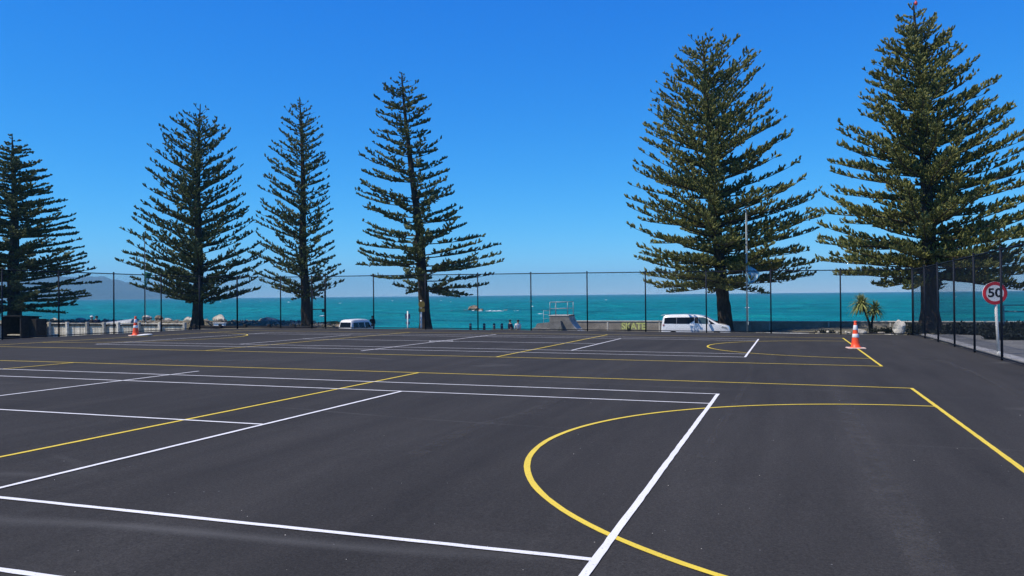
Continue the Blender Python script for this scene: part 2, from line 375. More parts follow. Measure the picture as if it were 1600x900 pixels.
# asphalt sheet with a chamfered far corner
court_xs = np.linspace(-31.35, 6.93, 60); court_ys = np.linspace(-60, 26.85, 110)
def court_mesh():
    bm = bmesh.new(); vs = {}
    for i, x in enumerate(court_xs):
        for j, y in enumerate(court_ys):
            # pull the far left corner in along the chamfer
            lim = 26.85 - max(0, (-27.6 - x)) * 0.79
            vs[i, j] = bm.verts.new((x, min(y, lim), zc(x, min(y, lim))))
    for i in range(len(court_xs) - 1):
        for j in range(len(court_ys) - 1):
            q = [vs[i, j], vs[i + 1, j], vs[i + 1, j + 1], vs[i, j + 1]]
            try: bm.faces.new(q)
            except ValueError: pass
    bmesh.ops.dissolve_degenerate(bm, dist=1e-5, edges=bm.edges)
    ed = [e for e in bm.edges if e.is_boundary]                   # a real edge to the sheet
    r = bmesh.ops.extrude_edge_only(bm, edges=ed)
    for v in [g for g in r['geom'] if isinstance(g, bmesh.types.BMVert)]: v.co.z -= 0.14
    bmesh.ops.recalc_face_normals(bm, faces=bm.faces)
    me = bpy.data.meshes.new("asphalt_court"); bm.to_mesh(me); bm.free()
    up = sum(1 for p in me.polygons if p.normal.z > 0.5)
    if up < 100: me.flip_normals()
    me.materials.append(M['asphalt']); return me
court = tag(link("asphalt_court", court_mesh()), kind='structure')

lift = [0.0040]
def strip(name, pts, w, m, closed=False):
    """painted line along a polyline of (x, y), laid just over the asphalt"""
    lift[0] += 0.00025; h = lift[0]
    P = []
    for a, b in zip(pts[:-1], pts[1:]):
        n = max(1, int(math.hypot(b[0] - a[0], b[1] - a[1]) / 0.14))
        P += [(a[0] + (b[0] - a[0]) * i / n, a[1] + (b[1] - a[1]) * i / n) for i in range(n)]
    P.append(pts[-1]); vs = []; fs = []
    for i, p in enumerate(P):
        q0 = P[max(i - 1, 0)]; q1 = P[min(i + 1, len(P) - 1)]
        if closed and i in (0, len(P) - 1): q0, q1 = P[-2], P[1]
        d = Vector((q1[0] - q0[0], q1[1] - q0[1])).normalized(); nrm = Vector((-d.y, d.x))
        for sd in (-1, 1):
            x = p[0] + nrm.x * sd * (w / 2 + random.uniform(-.003, .003)); y = p[1] + nrm.y * sd * (w / 2 + random.uniform(-.003, .003))
            vs.append((x, y, zc(x, y) + h))
    for i in range(len(P) - 1): fs.append((2 * i, 2 * i + 2, 2 * i + 3, 2 * i + 1))
    me = bpy.data.meshes.new(name); me.from_pydata(vs, [], fs); me.update()
    if me.polygons[0].normal.z < 0: me.flip_normals()
    return link(name, me, court, m)
Lt = 23.77; SV = Lt / 2 - 6.40; Nl = 30.5; Nw = 15.25
ex = (Nl - Lt) / 2; ey = (Nw - 10.97) / 2
for dv in (0.0, 20.415):
    wy = 0.062; ww = 0.060; h = wy / 2
    yt = ey + dv; yb = ey - Nw + dv; xr = ex; xl = -Lt - ex; ym = (yt + yb) / 2
    strip("yellow_line", [(xl - h, yt), (xr + h, yt)], wy, M['yellow_paint'])
    strip("yellow_line", [(xl - h, yb), (xr + h, yb)], wy, M['yellow_paint'])
    for x in (xl, xl + Nl / 3, xl + 2 * Nl / 3, xr): strip("yellow_line", [(x, yb + h), (x, yt - h)], wy, M['yellow_paint'])
    strip("yellow_arc", [(xr - 4.9 * math.sin(t), ym + 4.9 * math.cos(t)) for t in np.linspace(0, PI, 73)], wy, M['yellow_paint'])
    strip("yellow_arc", [(xl + 4.9 * math.sin(t), ym + 4.9 * math.cos(t)) for t in np.linspace(0, PI, 73)], wy, M['yellow_paint'])
    strip("centre_circle", [(xl + Nl / 2 + .45 * math.sin(t), ym + .45 * math.cos(t)) for t in np.linspace(0, 2 * PI, 37)], wy, M['white_paint'], True)
    h = ww / 2
    for v in (0, -10.97): strip("white_line", [(-Lt - h, v + dv), (h, v + dv)], ww, M['white_paint'])
    for v in (-1.37, -9.6): strip("white_line", [(-Lt + h, v + dv), (-h, v + dv)], ww, M['white_paint'])
    for x in (0, -Lt): strip("white_line", [(x, -10.97 + h + dv), (x, -h + dv)], ww, M['white_paint'])
    for x in (-SV, -Lt + SV): strip("white_line", [(x, -9.6 + h + dv), (x, -1.37 - h + dv)], ww, M['white_paint'])
    strip("white_line", [(-Lt + SV + h, -5.485 + dv), (-SV - h, -5.485 + dv)], ww, M['white_paint'])
    strip("white_line", [(-Lt / 2, -11.884 + dv), (-Lt / 2, 0.914 + dv)], ww, M['white_paint'])

# pale curved drag marks left on the new asphalt
def scuff_mat():
    m, t, b = nt("scuff_dust"); setb(b, 0.95, 0.05); b.inputs['Base Color'].default_value = (0.16, 0.155, 0.148, 1)
    v = coords(t, (1, 1, 1)); f = ramp(t, noise(t, v, 3.5, 5, 0.7), [(0.40, (0, 0, 0)), (0.85, (.36, .36, .36))])
    g = ramp(t, noise(t, v, 55, 3, 0.8), [(0.38, (.15, .15, .15)), (0.65, (1, 1, 1))])
    tr = N(t, 'ShaderNodeBsdfTransparent'); mx = N(t, 'ShaderNodeMixShader')
    t.links.new(math_(t, 'MULTIPLY', f, g), mx.inputs[0]); t.links.new(tr.outputs[0], mx.inputs[1]); t.links.new(b.outputs[0], mx.inputs[2])
    t.links.new(mx.outputs[0], t.nodes['Material Output'].inputs[0]); return m
M['scuff'] = scuff_mat()
def smooth_path(p, n=6):
    out = []
    for i in range(len(p) - 1):
        a, b, c, d = (Vector(p[max(0, min(len(p) - 1, k))]) for k in (i - 1, i, i + 1, i + 2))
        for q in range(n):
            u = q / n; out.append(tuple(.5 * ((2 * b) + (c - a) * u + (2 * a - 5 * b + 4 * c - d) * u * u + (3 * b - a - 3 * c + d) * u ** 3)))
    return out + [tuple(p[-1])]
for px_, w_ in (([(4.89, 18.2), (4.72, 14.3), (4.84, 11.2), (5.06, 9.3), (5.09, 6.5), (5.16, 4.6), (5.11, 2.8), (5.05, -1)], .20), ([(5.2, 12), (5.17, 8.5), (5.13, 5.7), (4.99, 3.0), (4.84, .5), (4.8, -3)], .09),
                ([(2.06, 3.5), (2.01, -1.4), (2.0, -3.4), (1.99, -5.5), (2.01, -7.4), (2.03, -9.2), (2.0, -11)], .26), ([(-2.63, -7), (-2.69, -4.8), (-2.57, -4), (-2.44, -2.9), (-2.66, 3), (-2.61, 5), (-2.55, 9)], .22),
                ([(-6.9, -8), (-7.0, -2), (-6.85, 5), (-6.95, 12)], .18), ([(.35, 14), (.28, 8), (.4, 2), (.3, -6)], .10)):
    strip("scuff_mark", smooth_path(px_), w_, M['scuff'])
# road, gravel yard and kerb
tag(link("road", grid_mesh("road", np.linspace(-130, -1.5, 120), np.linspace(34.5, 47.5, 14), lambda X, Y: zt(X, Y) + 0.05, M['road'])), kind='structure')
tag(link("gravel_yard", grid_mesh("gravel_yard", np.linspace(7.36, 40, 40), np.linspace(-40, 27, 80), lambda X, Y: zt(X, Y) + 0.045, M['gravel'])), kind='structure')
kb = MB(); yk = list(np.arange(-20, 27.2, 1.2))
for a, b in zip(yk[:-1], yk[1:]):
    za = zc(7, (a + b) / 2)
    kb.box((6.96, a + .006, za - .2), (7.34, b - .006, za + 0.055 + random.uniform(-.006, .006)), 0.012)
tag(kb.build("kerb", M['kerb']), kind='structure')

# sea to the horizon: real waves near the shore, calming into the distance
sx = np.concatenate([np.linspace(-9100, -700, 14), np.linspace(-600, -430, 18), np.linspace(-420, 220, 401), np.linspace(230, 400, 18), np.linspace(500, 9100, 16)])
sy = np.concatenate([np.linspace(58, 520, 290), 520 + np.cumsum(1.8 * 1.035 ** np.arange(1, 147))])
sy = np.concatenate([sy[sy < 8600], [8750.0]])
def zsea(X, Y):
    rg_ = np.random.default_rng(5); z = np.zeros_like(X)
    for k in range(14):
        wl = 3.6 * 1.17 ** k; a = R(-95) + rg_.normal(0, .42); am = .0085 * wl ** .9
        ph = (X * np.cos(a) + Y * np.sin(a)) * 2 * PI / wl + rg_.uniform(0, 6.3) + .8 * np.sin((X * .021 + Y * .013) * (1 + .1 * k) + k)
        z += am * (np.abs(np.sin(ph / 2)) ** 1.0 * -2 + 1.27)
    return -3.2 + z * np.clip((Y - 60) / 60, .15, 1) * np.clip((900 - Y) / 500, 0, 1) * np.clip((460 - np.abs(X + 100)) / 100, 0, 1) * 1.25
tag(link("sea", grid_mesh("sea", sx, sy, zsea, M['sea'])), kind='structure')
# small breaking crests
wc = MB()
for i in range(46):
    y = 170 + 700 * random.random() ** 1.7; b = R(random.uniform(-56, 16)); x = 1.2 + math.tan(b) * (y + 15)
    L_ = random.uniform(0.5, 1.6) * (1 + y / 500); hgt = random.uniform(.05, .13) * (1 + y / 420); w_ = random.uniform(.4, .9)
    n = 7; pts = []
    for j in range(n):
        t = j / (n - 1); e = math.sin(PI * t) ** .7
        xx = x + (t - .5) * L_; yy = y + math.sin(t * 5 + i) * .2
        pts.append([(xx, yy - w_ * e, -3.21), (xx, yy - w_ * .3 * e, -3.2 + hgt * e * random.uniform(.6, 1)), (xx, yy + w_ * e, -3.21)])
    vs = [q for p in pts for q in p]; fs = []
    for j in range(n - 1): fs += [(3 * j, 3 * j + 3, 3 * j + 4, 3 * j + 1), (3 * j + 1, 3 * j + 4, 3 * j + 5, 3 * j + 2)]
    wc.add(vs, fs)
tag(wc.build("whitecaps", M['foam']), "scattered white crests of small waves on the teal sea", "waves", kind='stuff')

# far mountains across the bay
def hills_mesh():
    bear = np.radians(np.linspace(-75, -36.5, 170)); rad = np.linspace(5600, 7900, 60)
    B, Q = np.meshgrid(bear, rad)
    prof = np.interp(np.degrees(B), [-75, -60, -54.1, -51, -49.3, -47.6, -46.6, -45.5, -44.8, -44.06, -43.1, -42.2, -41, -39.3, -36.5],
                     [17, 27, 31, 36, 34.5, 36, 39.5, 39, 34, 29.5, 26, 18, 11, 4, -3]) / 1270.0
    prof = prof + (1.1 * np.sin(B * 95 + 1) + .9 * np.sin(B * 173 + 2.2) + .7 * np.abs(np.sin(B * 240)) + .5 * np.sin(B * 410)) / 1270.0 * np.clip(prof * 60, 0, 1)
    env = np.exp(-((Q - 6900) / 620.0) ** 2)
    nz = np.zeros_like(B)
    for k in range(1, 7):
        f = 2.0 ** k; ph = RNG.uniform(0, 6.3, 4)
        nz += (1 / f ** .95) * np.abs(np.sin(B * 14 * f + ph[0] + 1.1 * np.sin(Q / 700 * f * .5 + ph[1]))) * np.cos(Q / 900 * f * .4 + ph[2])
    Hh = prof * 7000 * 0.9 * env * (1 + 0.65 * (nz - .5) * (1 - .72 * env)) + 7.0 * nz
    X = 1.2 + Q * np.sin(B); Y = -14.75 + Q * np.cos(B)
    co = np.stack([X, Y, -3.6 + np.maximum(Hh, -2)], -1).reshape(-1, 3); nx, ny = len(bear), len(rad)
    i = (np.arange(ny - 1)[:, None] * nx + np.arange(nx - 1)[None]).ravel()
    tri = np.concatenate([np.stack([i, i + 1, i + nx + 1], 1), np.stack([i, i + nx + 1, i + nx], 1)])
    return np_mesh("hills", co, tri, M['hill'])
tag(link("hills", hills_mesh()), kind='structure')

# ------------------------------------------------------------------ chain link fence
def fence():
    t = empty("chain_link_fence", (-30.95, 24.0, float(zc(-30.95, 24.0))), 0, "tall black chain link fence round the far sides of the court", "fence")
    ox, oy, oz = t.location
    corners = [(-30.95, 8.4), (-30.95, 11.4), (-30.95, 14.28), (-30.95, 17.54), (-30.95, 20.8), (-30.95, 23.83), (-29.41, 25.2), (-27.3, 26.45),
               (-25.22, 26.5), (-24.28, 26.5), (-21.15, 26.5), (-17.92, 26.5), (-14.8, 26.5), (-11.77, 26.5), (-8.71, 26.5), (-5.68, 26.5), (-2.67, 26.5), (0.38, 26.5), (3.51, 26.5),
               (6.6, 26.6), (6.68, 23.7), (6.7, 20.6), (6.7, 17.3), (6.7, 14.05), (6.7, 10.6), (6.7, 7.5), (6.7, 4.5)]
    Hf = 3.05
    loc = lambda x, y, h: (x - ox, y - oy, float(zc(x, y)) + h - oz)
    big = {5, 6, 19}
    for i, (x, y) in enumerate(corners):
        r_ = 0.046 if i in big else 0.033
        b = MB(); b.tube([loc(x, y, -.1), loc(x, y, Hf + .02)], r_, 10); b.lathe([(r_ + .006, 0), (r_ + .006, .03), (r_ * .6, .05)], 10, loc(x, y, Hf + .02))
        b.build("post", M['fence'], t, True)
    for i in range(len(corners) - 1):
        (x0, y0), (x1, y1) = corners[i], corners[i + 1]
        b = MB(); b.tube([loc(x0, y0, Hf - .02), loc(x1, y1, Hf - .02)], 0.023, 8); b.build("top_rail", M['fence'], t, True)
        gate = i == 8
        if not gate:
            b = MB(); b.tube([loc(x0, y0, .07), loc(x1, y1, .07)], 0.022, 8); b.build("bottom_rail", M['fence'], t, True)
        # woven wire: two families of diagonals
        L_ = math.hypot(x1 - x0, y1 - y0); dx, dy = (x1 - x0) / L_, (y1 - y0) / L_; za = zc(x0, y0); zb = zc(x1, y1)
        z0, z1 = 0.06, Hf - 0.03; h = z1 - z0; pitch = 0.0707; wr = 0.0019
        vs = []; fs = []
        def wire(s0, q0, s1, q1, off):
            a = Vector((x0 + dx * s0 - ox - dy * off, y0 + dy * s0 - oy + dx * off, za + (zb - za) * s0 / L_ + q0 - oz))
            c = Vector((x0 + dx * s1 - ox - dy * off, y0 + dy * s1 - oy + dx * off, za + (zb - za) * s1 / L_ + q1 - oz))
            d = (c - a).normalized(); n1 = Vector((-dy, dx, 0)); n2 = d.cross(n1)
            k = len(vs)
            for p in (a, c):
                for ang in (0, 2.0944, 4.18879): vs.append(p + (n1 * math.cos(ang) + n2 * math.sin(ang)) * wr)
            for j in range(3): fs.append((k + j, k + (j + 1) % 3, k + 3 + (j + 1) % 3, k + 3 + j))
        c = -h
        while c < L_:
            s0 = max(c, 0); s1 = min(c + h, L_)
            if s1 - s0 > .01:
                wire(s0, z0 + (s0 - c), s1, z0 + (s1 - c), wr)
                wire(s0, z1 - (s0 - c), s1, z1 - (s1 - c), -wr)
            c += pitch
        me = bpy.data.meshes.new("wire_mesh"); me.from_pydata([tuple(v) for v in vs], [], fs); me.update()
        link("wire_mesh", me, t, M['wire'])
        if gate:
            g = MB()
            for q in (.09, 1.12, 2.2): g.tube([loc(x0, y0, q), loc(x1, y1, q)], 0.026, 8)
            for s in (.07, .93): g.tube([loc(x0 + (x1 - x0) * s, y0, .09), loc(x0 + (x1 - x0) * s, y0, 2.2)], 0.026, 8)
            gf = g.build("gate_frame", M['fence'], t, True)
            la = MB(); p = loc(x0 + .8, y0 - .05, 1.05); la.box((p[0] - .07, p[1] - .03, p[2] - .09), (p[0] + .07, p[1] + .03, p[2] + .09)); la.build("latch", M['fence'], gf)
fence()

# ------------------------------------------------------------------ Norfolk pines
CR = np.array([0.9467, 0.3220, 0.0]); CD = np.array([-0.3220, 0.9467, 0.0])
def pine(label, base, lean, prof, r0, leaf, whorl, nbr, slope_lo, slope_hi, curve, t0, Lb, ds, rad, up, seed, drop=0.1, keep_top=True, inner=0.0):
    rng = np.random.default_rng(seed)
    bz = base[2]; gz = ground(base[0], base[1])
    root = empty("pine_tree", (base[0], base[1], gz), 0, label, "tree", "tall pines along the seafront")
    zb = -gz                                                      # profile heights are heights above the datum
    prof = np.array(prof); pz = prof[::-1, 0] + zb; pl = prof[::-1, 1]; pr = prof[::-1, 2]
    top = prof[0, 0] + zb; low = pz[0] + 0.15
    def tc(z):                                                    # trunk centre line
        f = np.clip((z - zb + 1) / (top - zb + 1), 0, 1); s = lean * (f ** 1.1) + 0.10 * np.sin(f * 7 + seed)
        return np.array([CR[0] * s, CR[1] * s, z])
    # trunk
    tv = []; tf = []; n = 16; zs = np.concatenate([[-.35, 0, .2, .45, .8, 1.3], np.linspace(2, top, 46)])
    for i, z in enumerate(zs):
        f = max(z, 0) / top; r_ = r0 * (1 - f) ** 0.85 * 0.92 + 0.03 + r0 * 0.55 * math.exp(-max(z, 0) / 0.55)
        c = tc(z)
        for j in range(n):
            a = 2 * PI * j / n
            k = 1 + 0.09 * math.sin(3 * a + z * .8 + seed) + 0.07 * math.sin(7 * a - z * 1.9) + rng.uniform(-.06, .06) + .10 * math.exp(-max(z, 0) / .5) * math.sin(5 * a + seed)
            tv.append((c[0] + r_ * k * math.cos(a), c[1] + r_ * k * math.sin(a), z))
    for i in range(len(zs) - 1):
        for j in range(n):
            a, b, c, d = i * n + j, i * n + (j + 1) % n, (i + 1) * n + (j + 1) % n, (i + 1) * n + j
            tf += [(a, b, c), (a, c, d)]
    link("trunk", np_mesh("trunk", np.array(tv), np.array(tf), M['bark']), root)
    # branches in whorls
    bv, bt, nb = [], [], 0
    P0, D, LL, RR, BD = [], [], [], [], []
    z = pz[0] - .35; az = rng.uniform(0, 6.28)
    while z < top - 0.15:
        f = max(0.0, (z - pz[0]) / (top - pz[0]))
        az += rng.uniform(.3, .9)
        nn = nbr if f < .93 else 4
        for q in range(nn):
            if rng.random() < drop: continue
            a = az + 2 * PI * q / nn + rng.uniform(-.22, .22)
            d = CR * math.cos(a) + CD * math.sin(a)
            ht = z + rng.uniform(-.3, .3) * whorl * 1.4
            el, er = np.interp(ht, pz, pl), np.interp(ht, pz, pr); w = (1 + math.cos(a)) / 2
            Rr = (er * w + el * (1 - w)) * (1.04 - abs(rng.normal(0, .09)) - (rng.uniform(.1, .35) if rng.random() < .15 else 0))
            Rr = max(Rr, .16)
            s = slope_lo + (slope_hi - slope_lo) * f ** 1.25 + rng.normal(0, .06)
            s1, s2 = s, curve * rng.uniform(.6, 1.4) * (.35 + .65 * min(1, f * 3.5))
            hb = ht - Rr * (s1 + s2)
            if hb < low: hb = low + rng.uniform(-.2, .35); s1 = max(-.35, (ht - hb) / Rr - s2)
            hb = min(hb, top - .12)
            c0 = tc(hb); side = np.array([-d[1], d[0], 0]); wig = rng.uniform(-.06, .06)
            def pt(t):
                t = np.asarray(t)[..., None]
                return c0 + d * Rr * t + side * (wig * Rr * np.sin(t * 3.0)) + np.array([0, 0, 1.0]) * Rr * (s1 * t + s2 * t ** 2.2)
            seg = 7; ts = np.linspace(0, 1, seg); pp = pt(ts); rb = 0.018 + 0.0085 * Rr
            for i in range(seg):
                rr = rb * (1 - .82 * ts[i]) + .004; tan = pp[min(i + 1, seg - 1)] - pp[max(i - 1, 0)]; tan /= np.linalg.norm(tan)
                u1 = np.cross(tan, [0, 0, 1.0]); u1 /= np.linalg.norm(u1) + 1e-9; u2 = np.cross(u1, tan)
                for j in range(4):
                    an = PI / 4 + j * PI / 2; bv.append(pp[i] + rr * (u1 * math.cos(an) + u2 * math.sin(an)))
            for i in range(seg - 1):
                for j in range(4):
                    A, B_, C_, E_ = nb + i * 4 + j, nb + i * 4 + (j + 1) % 4, nb + i * 4 + 4 + (j + 1) % 4, nb + i * 4 + 4 + j
                    bt += [(A, B_, C_), (A, C_, E_)]
            nb += seg * 4
            # lateral branchlets, each carrying a few needle plumes
            blen = Rr * math.sqrt(1 + s1 * s1); tt0 = t0 * (1 - .5 * f) * rng.uniform(.5, 1.5) if Rr > 1 else 0.03
            m = max(5, int(blen * (1 - tt0) / ds))
            t = tt0 + (1 - tt0) * (np.arange(m) + rng.uniform(0, 1, m)) / m
            ph = rng.uniform(0, 6); fr = rng.uniform(3.2, 5.5)
            clump = .5 + .32 * np.sin(t * blen * fr + ph) + .18 * np.sin(t * blen * fr * 2.3 + ph * 2) + rng.uniform(-.18, .18, m)
            keep = (clump > inner * (.45 + .75 * f)) | (t > .97)
            t = t[keep]; clump = clump[keep]; m = len(t)
            if m == 0: continue
            p = pt(t); tan = pt(np.minimum(t + .02, 1.02)) - p; tan /= np.linalg.norm(tan, axis=1)[:, None]
            sg = np.where((np.arange(m) % 2) == 0, -1, 1)
            dd = tan * rng.uniform(.35, 1.0, m)[:, None] + side[None] * (sg * rng.uniform(.35, 1.0, m))[:, None] + np.array([0, 0, 1.0]) * (up * rng.uniform(.2, 1.1, m))[:, None]
            dd /= np.linalg.norm(dd, axis=1)[:, None]
            taper = np.clip(.48 + 1.25 * (1 - t), .48, 1.0) * np.clip((t - tt0) * blen * .8 + .5, .5, 1) * (.65 + .5 * clump)
            l_ = Lb * taper * rng.uniform(.55, 1.2, m) * min(1.0, .42 + Rr * .2)
            K = np.maximum(3, np.ceil(l_ / .105)).astype(int); idx = np.repeat(np.arange(m), K); n2 = len(idx)
            u = rng.uniform(0, 1, n2); u[np.cumsum(K) - 1] = .75
            pp2 = p[idx] + dd[idx] * (l_[idx] * u)[:, None] * .9
            d2 = dd[idx] * rng.uniform(.5, 1.0, n2)[:, None] + rng.normal(0, .36, (n2, 3)) + np.array([0, 0, 1.0]) * (up * rng.uniform(.1, .8, n2))[:, None] + tan[idx] * .25
            P0.append(pp2); D.append(d2); LL.append(rng.uniform(.13, .27, n2) * (1 + .25 * (1 - f)) * min(1.0, .55 + Rr * .2)); RR.append(rad * rng.uniform(.65, 1.3, n2)); BD.append(rng.uniform(.05, .4, n2))
        z += whorl * (1.0 - .35 * f) * rng.uniform(.85, 1.15)
    # leader
    zt_ = top - .5
    P0.append(np.array([tc(top - .35)])); D.append(np.array([[0, 0, 1.0]])); LL.append(np.array([.4])); RR.append(np.array([rad])); BD.append(np.array([.05]))
    tag(link("limbs", np_mesh("limbs", np.array(bv), np.array(bt), M['twig']), root), kind='stuff')          # hundreds of thin limbs, mostly inside the foliage
    P0, D, LL, RR, BD = np.concatenate(P0), np.concatenate(D), np.concatenate(LL), np.concatenate(RR), np.concatenate(BD)
    D /= np.linalg.norm(D, axis=1)[:, None]
    n_ = len(P0); a1 = np.cross(D, rng.normal(size=(n_, 3))); a1 /= np.linalg.norm(a1, axis=1)[:, None]; a2 = np.cross(D, a1)
    V = np.zeros((n_, 9, 3)); mid = P0 + D * (LL * .5)[:, None] + np.array([0, 0, 1.0]) * (BD * LL * .12)[:, None]
    tip = P0 + D * LL[:, None] + np.array([0, 0, 1.0]) * (BD * LL * .55)[:, None]
    for j in range(4):
        an = j * PI / 2; e = a1 * math.cos(an) + a2 * math.sin(an)
        V[:, j] = P0 + e * (RR * .6)[:, None]
        V[:, 4 + j] = mid + e * (RR * rng.uniform(.75, 1.25, n_))[:, None]
    V[:, 8] = tip
    loc = []
    for j in range(4):
        k = (j + 1) % 4; loc += [(j, k, 4 + k), (j, 4 + k, 4 + j), (4 + j, 4 + k, 8)]
    tri = (np.arange(n_)[:, None, None] * 9 + np.array(loc)[None]).reshape(-1, 3)
    link("crown", np_mesh("crown", V.reshape(-1, 3), tri, M[leaf], False), root)
    return root, n_
T6 = [(17.92, 0.0, 0.0), (17.71, 0.44, 0.57), (16.31, 1.57, 1.73), (14.91, 2.53, 2.14), (14.51, 2.61, 2.62), (13.33, 3.13, 3.29), (12.33, 3.74, 4.04), (10.03, 4.87, 4.74), (8.53, 5.19, 5.39), (7.74, 5.51, 5.54), (6.16, 6.07, 5.8), (4.94, 6.12, 6.04), (3.65, 5.96, 6.16), (2.86, 5.81, 6.31), (2.32, 3.75, 5.21)]
T5 = [(21.39, 0.3, 0.3), (21.24, 1.52, 2.03), (20.03, 2.33, 4.24), (19.2, 2.97, 4.33), (17.01, 4.58, 4.72), (14.77, 5.36, 5.25), (13.41, 5.65, 5.69), (10.73, 6.31, 6.19), (9.37, 6.6, 7.02), (7.18, 6.99, 8.0), (5.33, 6.48, 7.53), (4.21, 6.8, 6.87), (3.14, 7.02, 7.33), (2.32, 4.89, 3.53)]
T4 = [(21.03, 0.16, 0.16), (20.09, 1.57, 1.51), (19.05, 2.59, 1.92), (18.28, 2.49, 2.29), (16.19, 2.84, 2.16), (13.83, 4.2, 3.16), (11.9, 5.69, 3.44), (10.42, 5.49, 3.64), (9.32, 5.53, 4.03), (7.23, 5.11, 5.34), (6.19, 5.2, 6.95), (5.15, 5.56, 7.24), (4.21, 5.97, 7.1), (3.33, 5.61, 6.81), (2.18, 1.15, 4.89)]
T3 = [(19.92, 0.14, 0.14), (19.22, 1.2, 1.0), (18.82, 1.45, 1.22), (17.77, 1.82, 1.72), (14.53, 3.17, 2.1), (13.02, 3.21, 2.24), (11.17, 4.12, 2.43), (9.48, 4.04, 2.51), (7.75, 4.84, 2.64), (6.47, 4.75, 2.78), (4.5, 4.91, 3.32), (3.23, 4.19, 3.46), (1.72, 1.62, 1.57)]
T2 = [(20.3, 0.12, 0.12), (19.26, 2.79, 1.6), (17.67, 3.62, 2.85), (15.97, 4.38, 3.31), (14.75, 4.54, 3.82), (12.55, 4.75, 4.22), (9.62, 5.73, 4.89), (8.22, 6.44, 5.34), (6.45, 7.26, 6.1), (5.23, 6.88, 6.18), (3.94, 6.36, 6.14), (2.42, 5.12, 5.87), (1.26, 1.13, 1.31)]
T1 = [(19.18, 0.07, 0.07), (17.71, 1.42, 1.6), (16.43, 2.43, 2.52), (15.16, 3.31, 3.38), (13.02, 3.99, 3.97), (12.15, 4.53, 4.77), (11.35, 5.21, 5.23), (9.48, 6.02, 6.09), (7.47, 6.84, 6.88), (5.66, 7.39, 7.26), (4.06, 8.07, 8.12), (2.65, 7.94, 7.71), (1.78, 7.68, 7.3), (0.71, 5.55, 5.82)]
#     label, base, lean, profile, r0, leaf, whorl, n, slope_lo, slope_hi, curve, t0, Lb, ds, rad, up, seed
tot = 0
T6 = [(1.78 + (z - 1.78) * 1.125, l * 1.125, r * 1.125) for z, l, r in T6]
tot += pine("biggest bushy olive green pine at the right corner behind the speed sign", (9.74, 42, -0.92), -.85, T6, .54, 'olive', .72, 8, -.04, .42, .15, .05, .85, .100, .052, .70, 61, .08, inner=.32)[1]
tot += pine("broad round topped olive pine behind the white minivan", (-3.45, 49, -0.99), -1.51, T5, .54, 'olive', .80, 8, -.04, .48, .15, .06, .90, .110, .057, .70, 52, .10, inner=.36)[1]
tot += pine("open leaning pine with flat spaced branches and a bushy flat top", (-28.29, 49, -1.01), -1.92, T4, .50, 'green', .92, 6, .00, .16, .20, .20, .72, .105, .064, .42, 43, .10, inner=.34)[1]
tot += pine("slimmest pine with short rising branches behind the fence gate", (-40.17, 49, -1.01), -.49, T3, .46, 'green', .66, 6, .18, .44, .16, .10, .46, .120, .058, .55, 34, .08, inner=.38)[1]
tot += pine("dark pine with long upswept branches beside the green flag", (-52.22, 49, -0.63), .37, T2, .52, 'green', .78, 7, .06, .42, .22, .10, .75, .110, .062, .60, 25, .12, inner=.40)[1]
tot += pine("dense dark pine with flat layered branches above the small hut", (-75.41, 49, 0.18), -.13, T1, .70, 'green', .74, 8, .00, .12, .12, .10, .74, .100, .076, .28, 16, .08, inner=.26)[1]
print("plumes", tot)

# ornament at the top of the tallest pine
o_ = MB(); o_.lathe([(.02, -.25), (.03, 0), (.09, .03), (.10, .16), (.06, .24), (.01, .28)], 10)
tp = empty("star_lamp", (9.02, 42.0, 19.85), 0, "tiny red and white lamp fixed on the tip of the biggest pine", "lamp")
o_.build("lamp_body", M['ornament'], tp, True); o2 = MB(); o2.lathe([(.02, .285), (.08, .32), (.08, .42), (.02, .47)], 10); o2.build("lens", M['white'], tp, True)

# ------------------------------------------------------------------ cones, sandbag, sign
def cone(loc, rz, label):
    t = empty("traffic_cone", loc, rz, label, "traffic cone", "orange traffic cones on the court")
    b = MB(); b.box((-.27, -.27, 0), (.27, .27, .045), .012); b.build("base", M['conebase'], t)
    rr = lambda z: .148 + (.042 - .148) * (z - .05) / .85
    c = MB(); prof = [(.185, .046), (.178, .060), (rr(.07), .080)] + [(rr(z), z) for z in (.2, .4, .6, .8, .9)] + [(.035, .905), (.026, .86)]
    c.lathe(prof, 28); c.build("cone_body", M['orange'], t, True)
    for a, d in ((.38, .50), (.63, .79)):
        e = MB(); e.lathe([(rr(a) + .002, a), (rr(a) + .005, a + .006), (rr(d) + .005, d - .006), (rr(d) + .002, d)], 28); e.build("reflective_band", M['reflective'], t, True)
    g = MB(); g.lathe([(.05, .895), (.056, .905), (.05, .925), (.03, .93)], 20); g.build("collar", M['orange'], t, True)
    return t
cone((3.31, 14.83, zc(3.31, 14.83) + .004), R(8), "orange traffic cone standing on the yellow line at the right")
cone((-27.96, 15.84, zc(-27.96, 15.84) + .002), R(-33), "orange traffic cone at the far left beside the white bag")
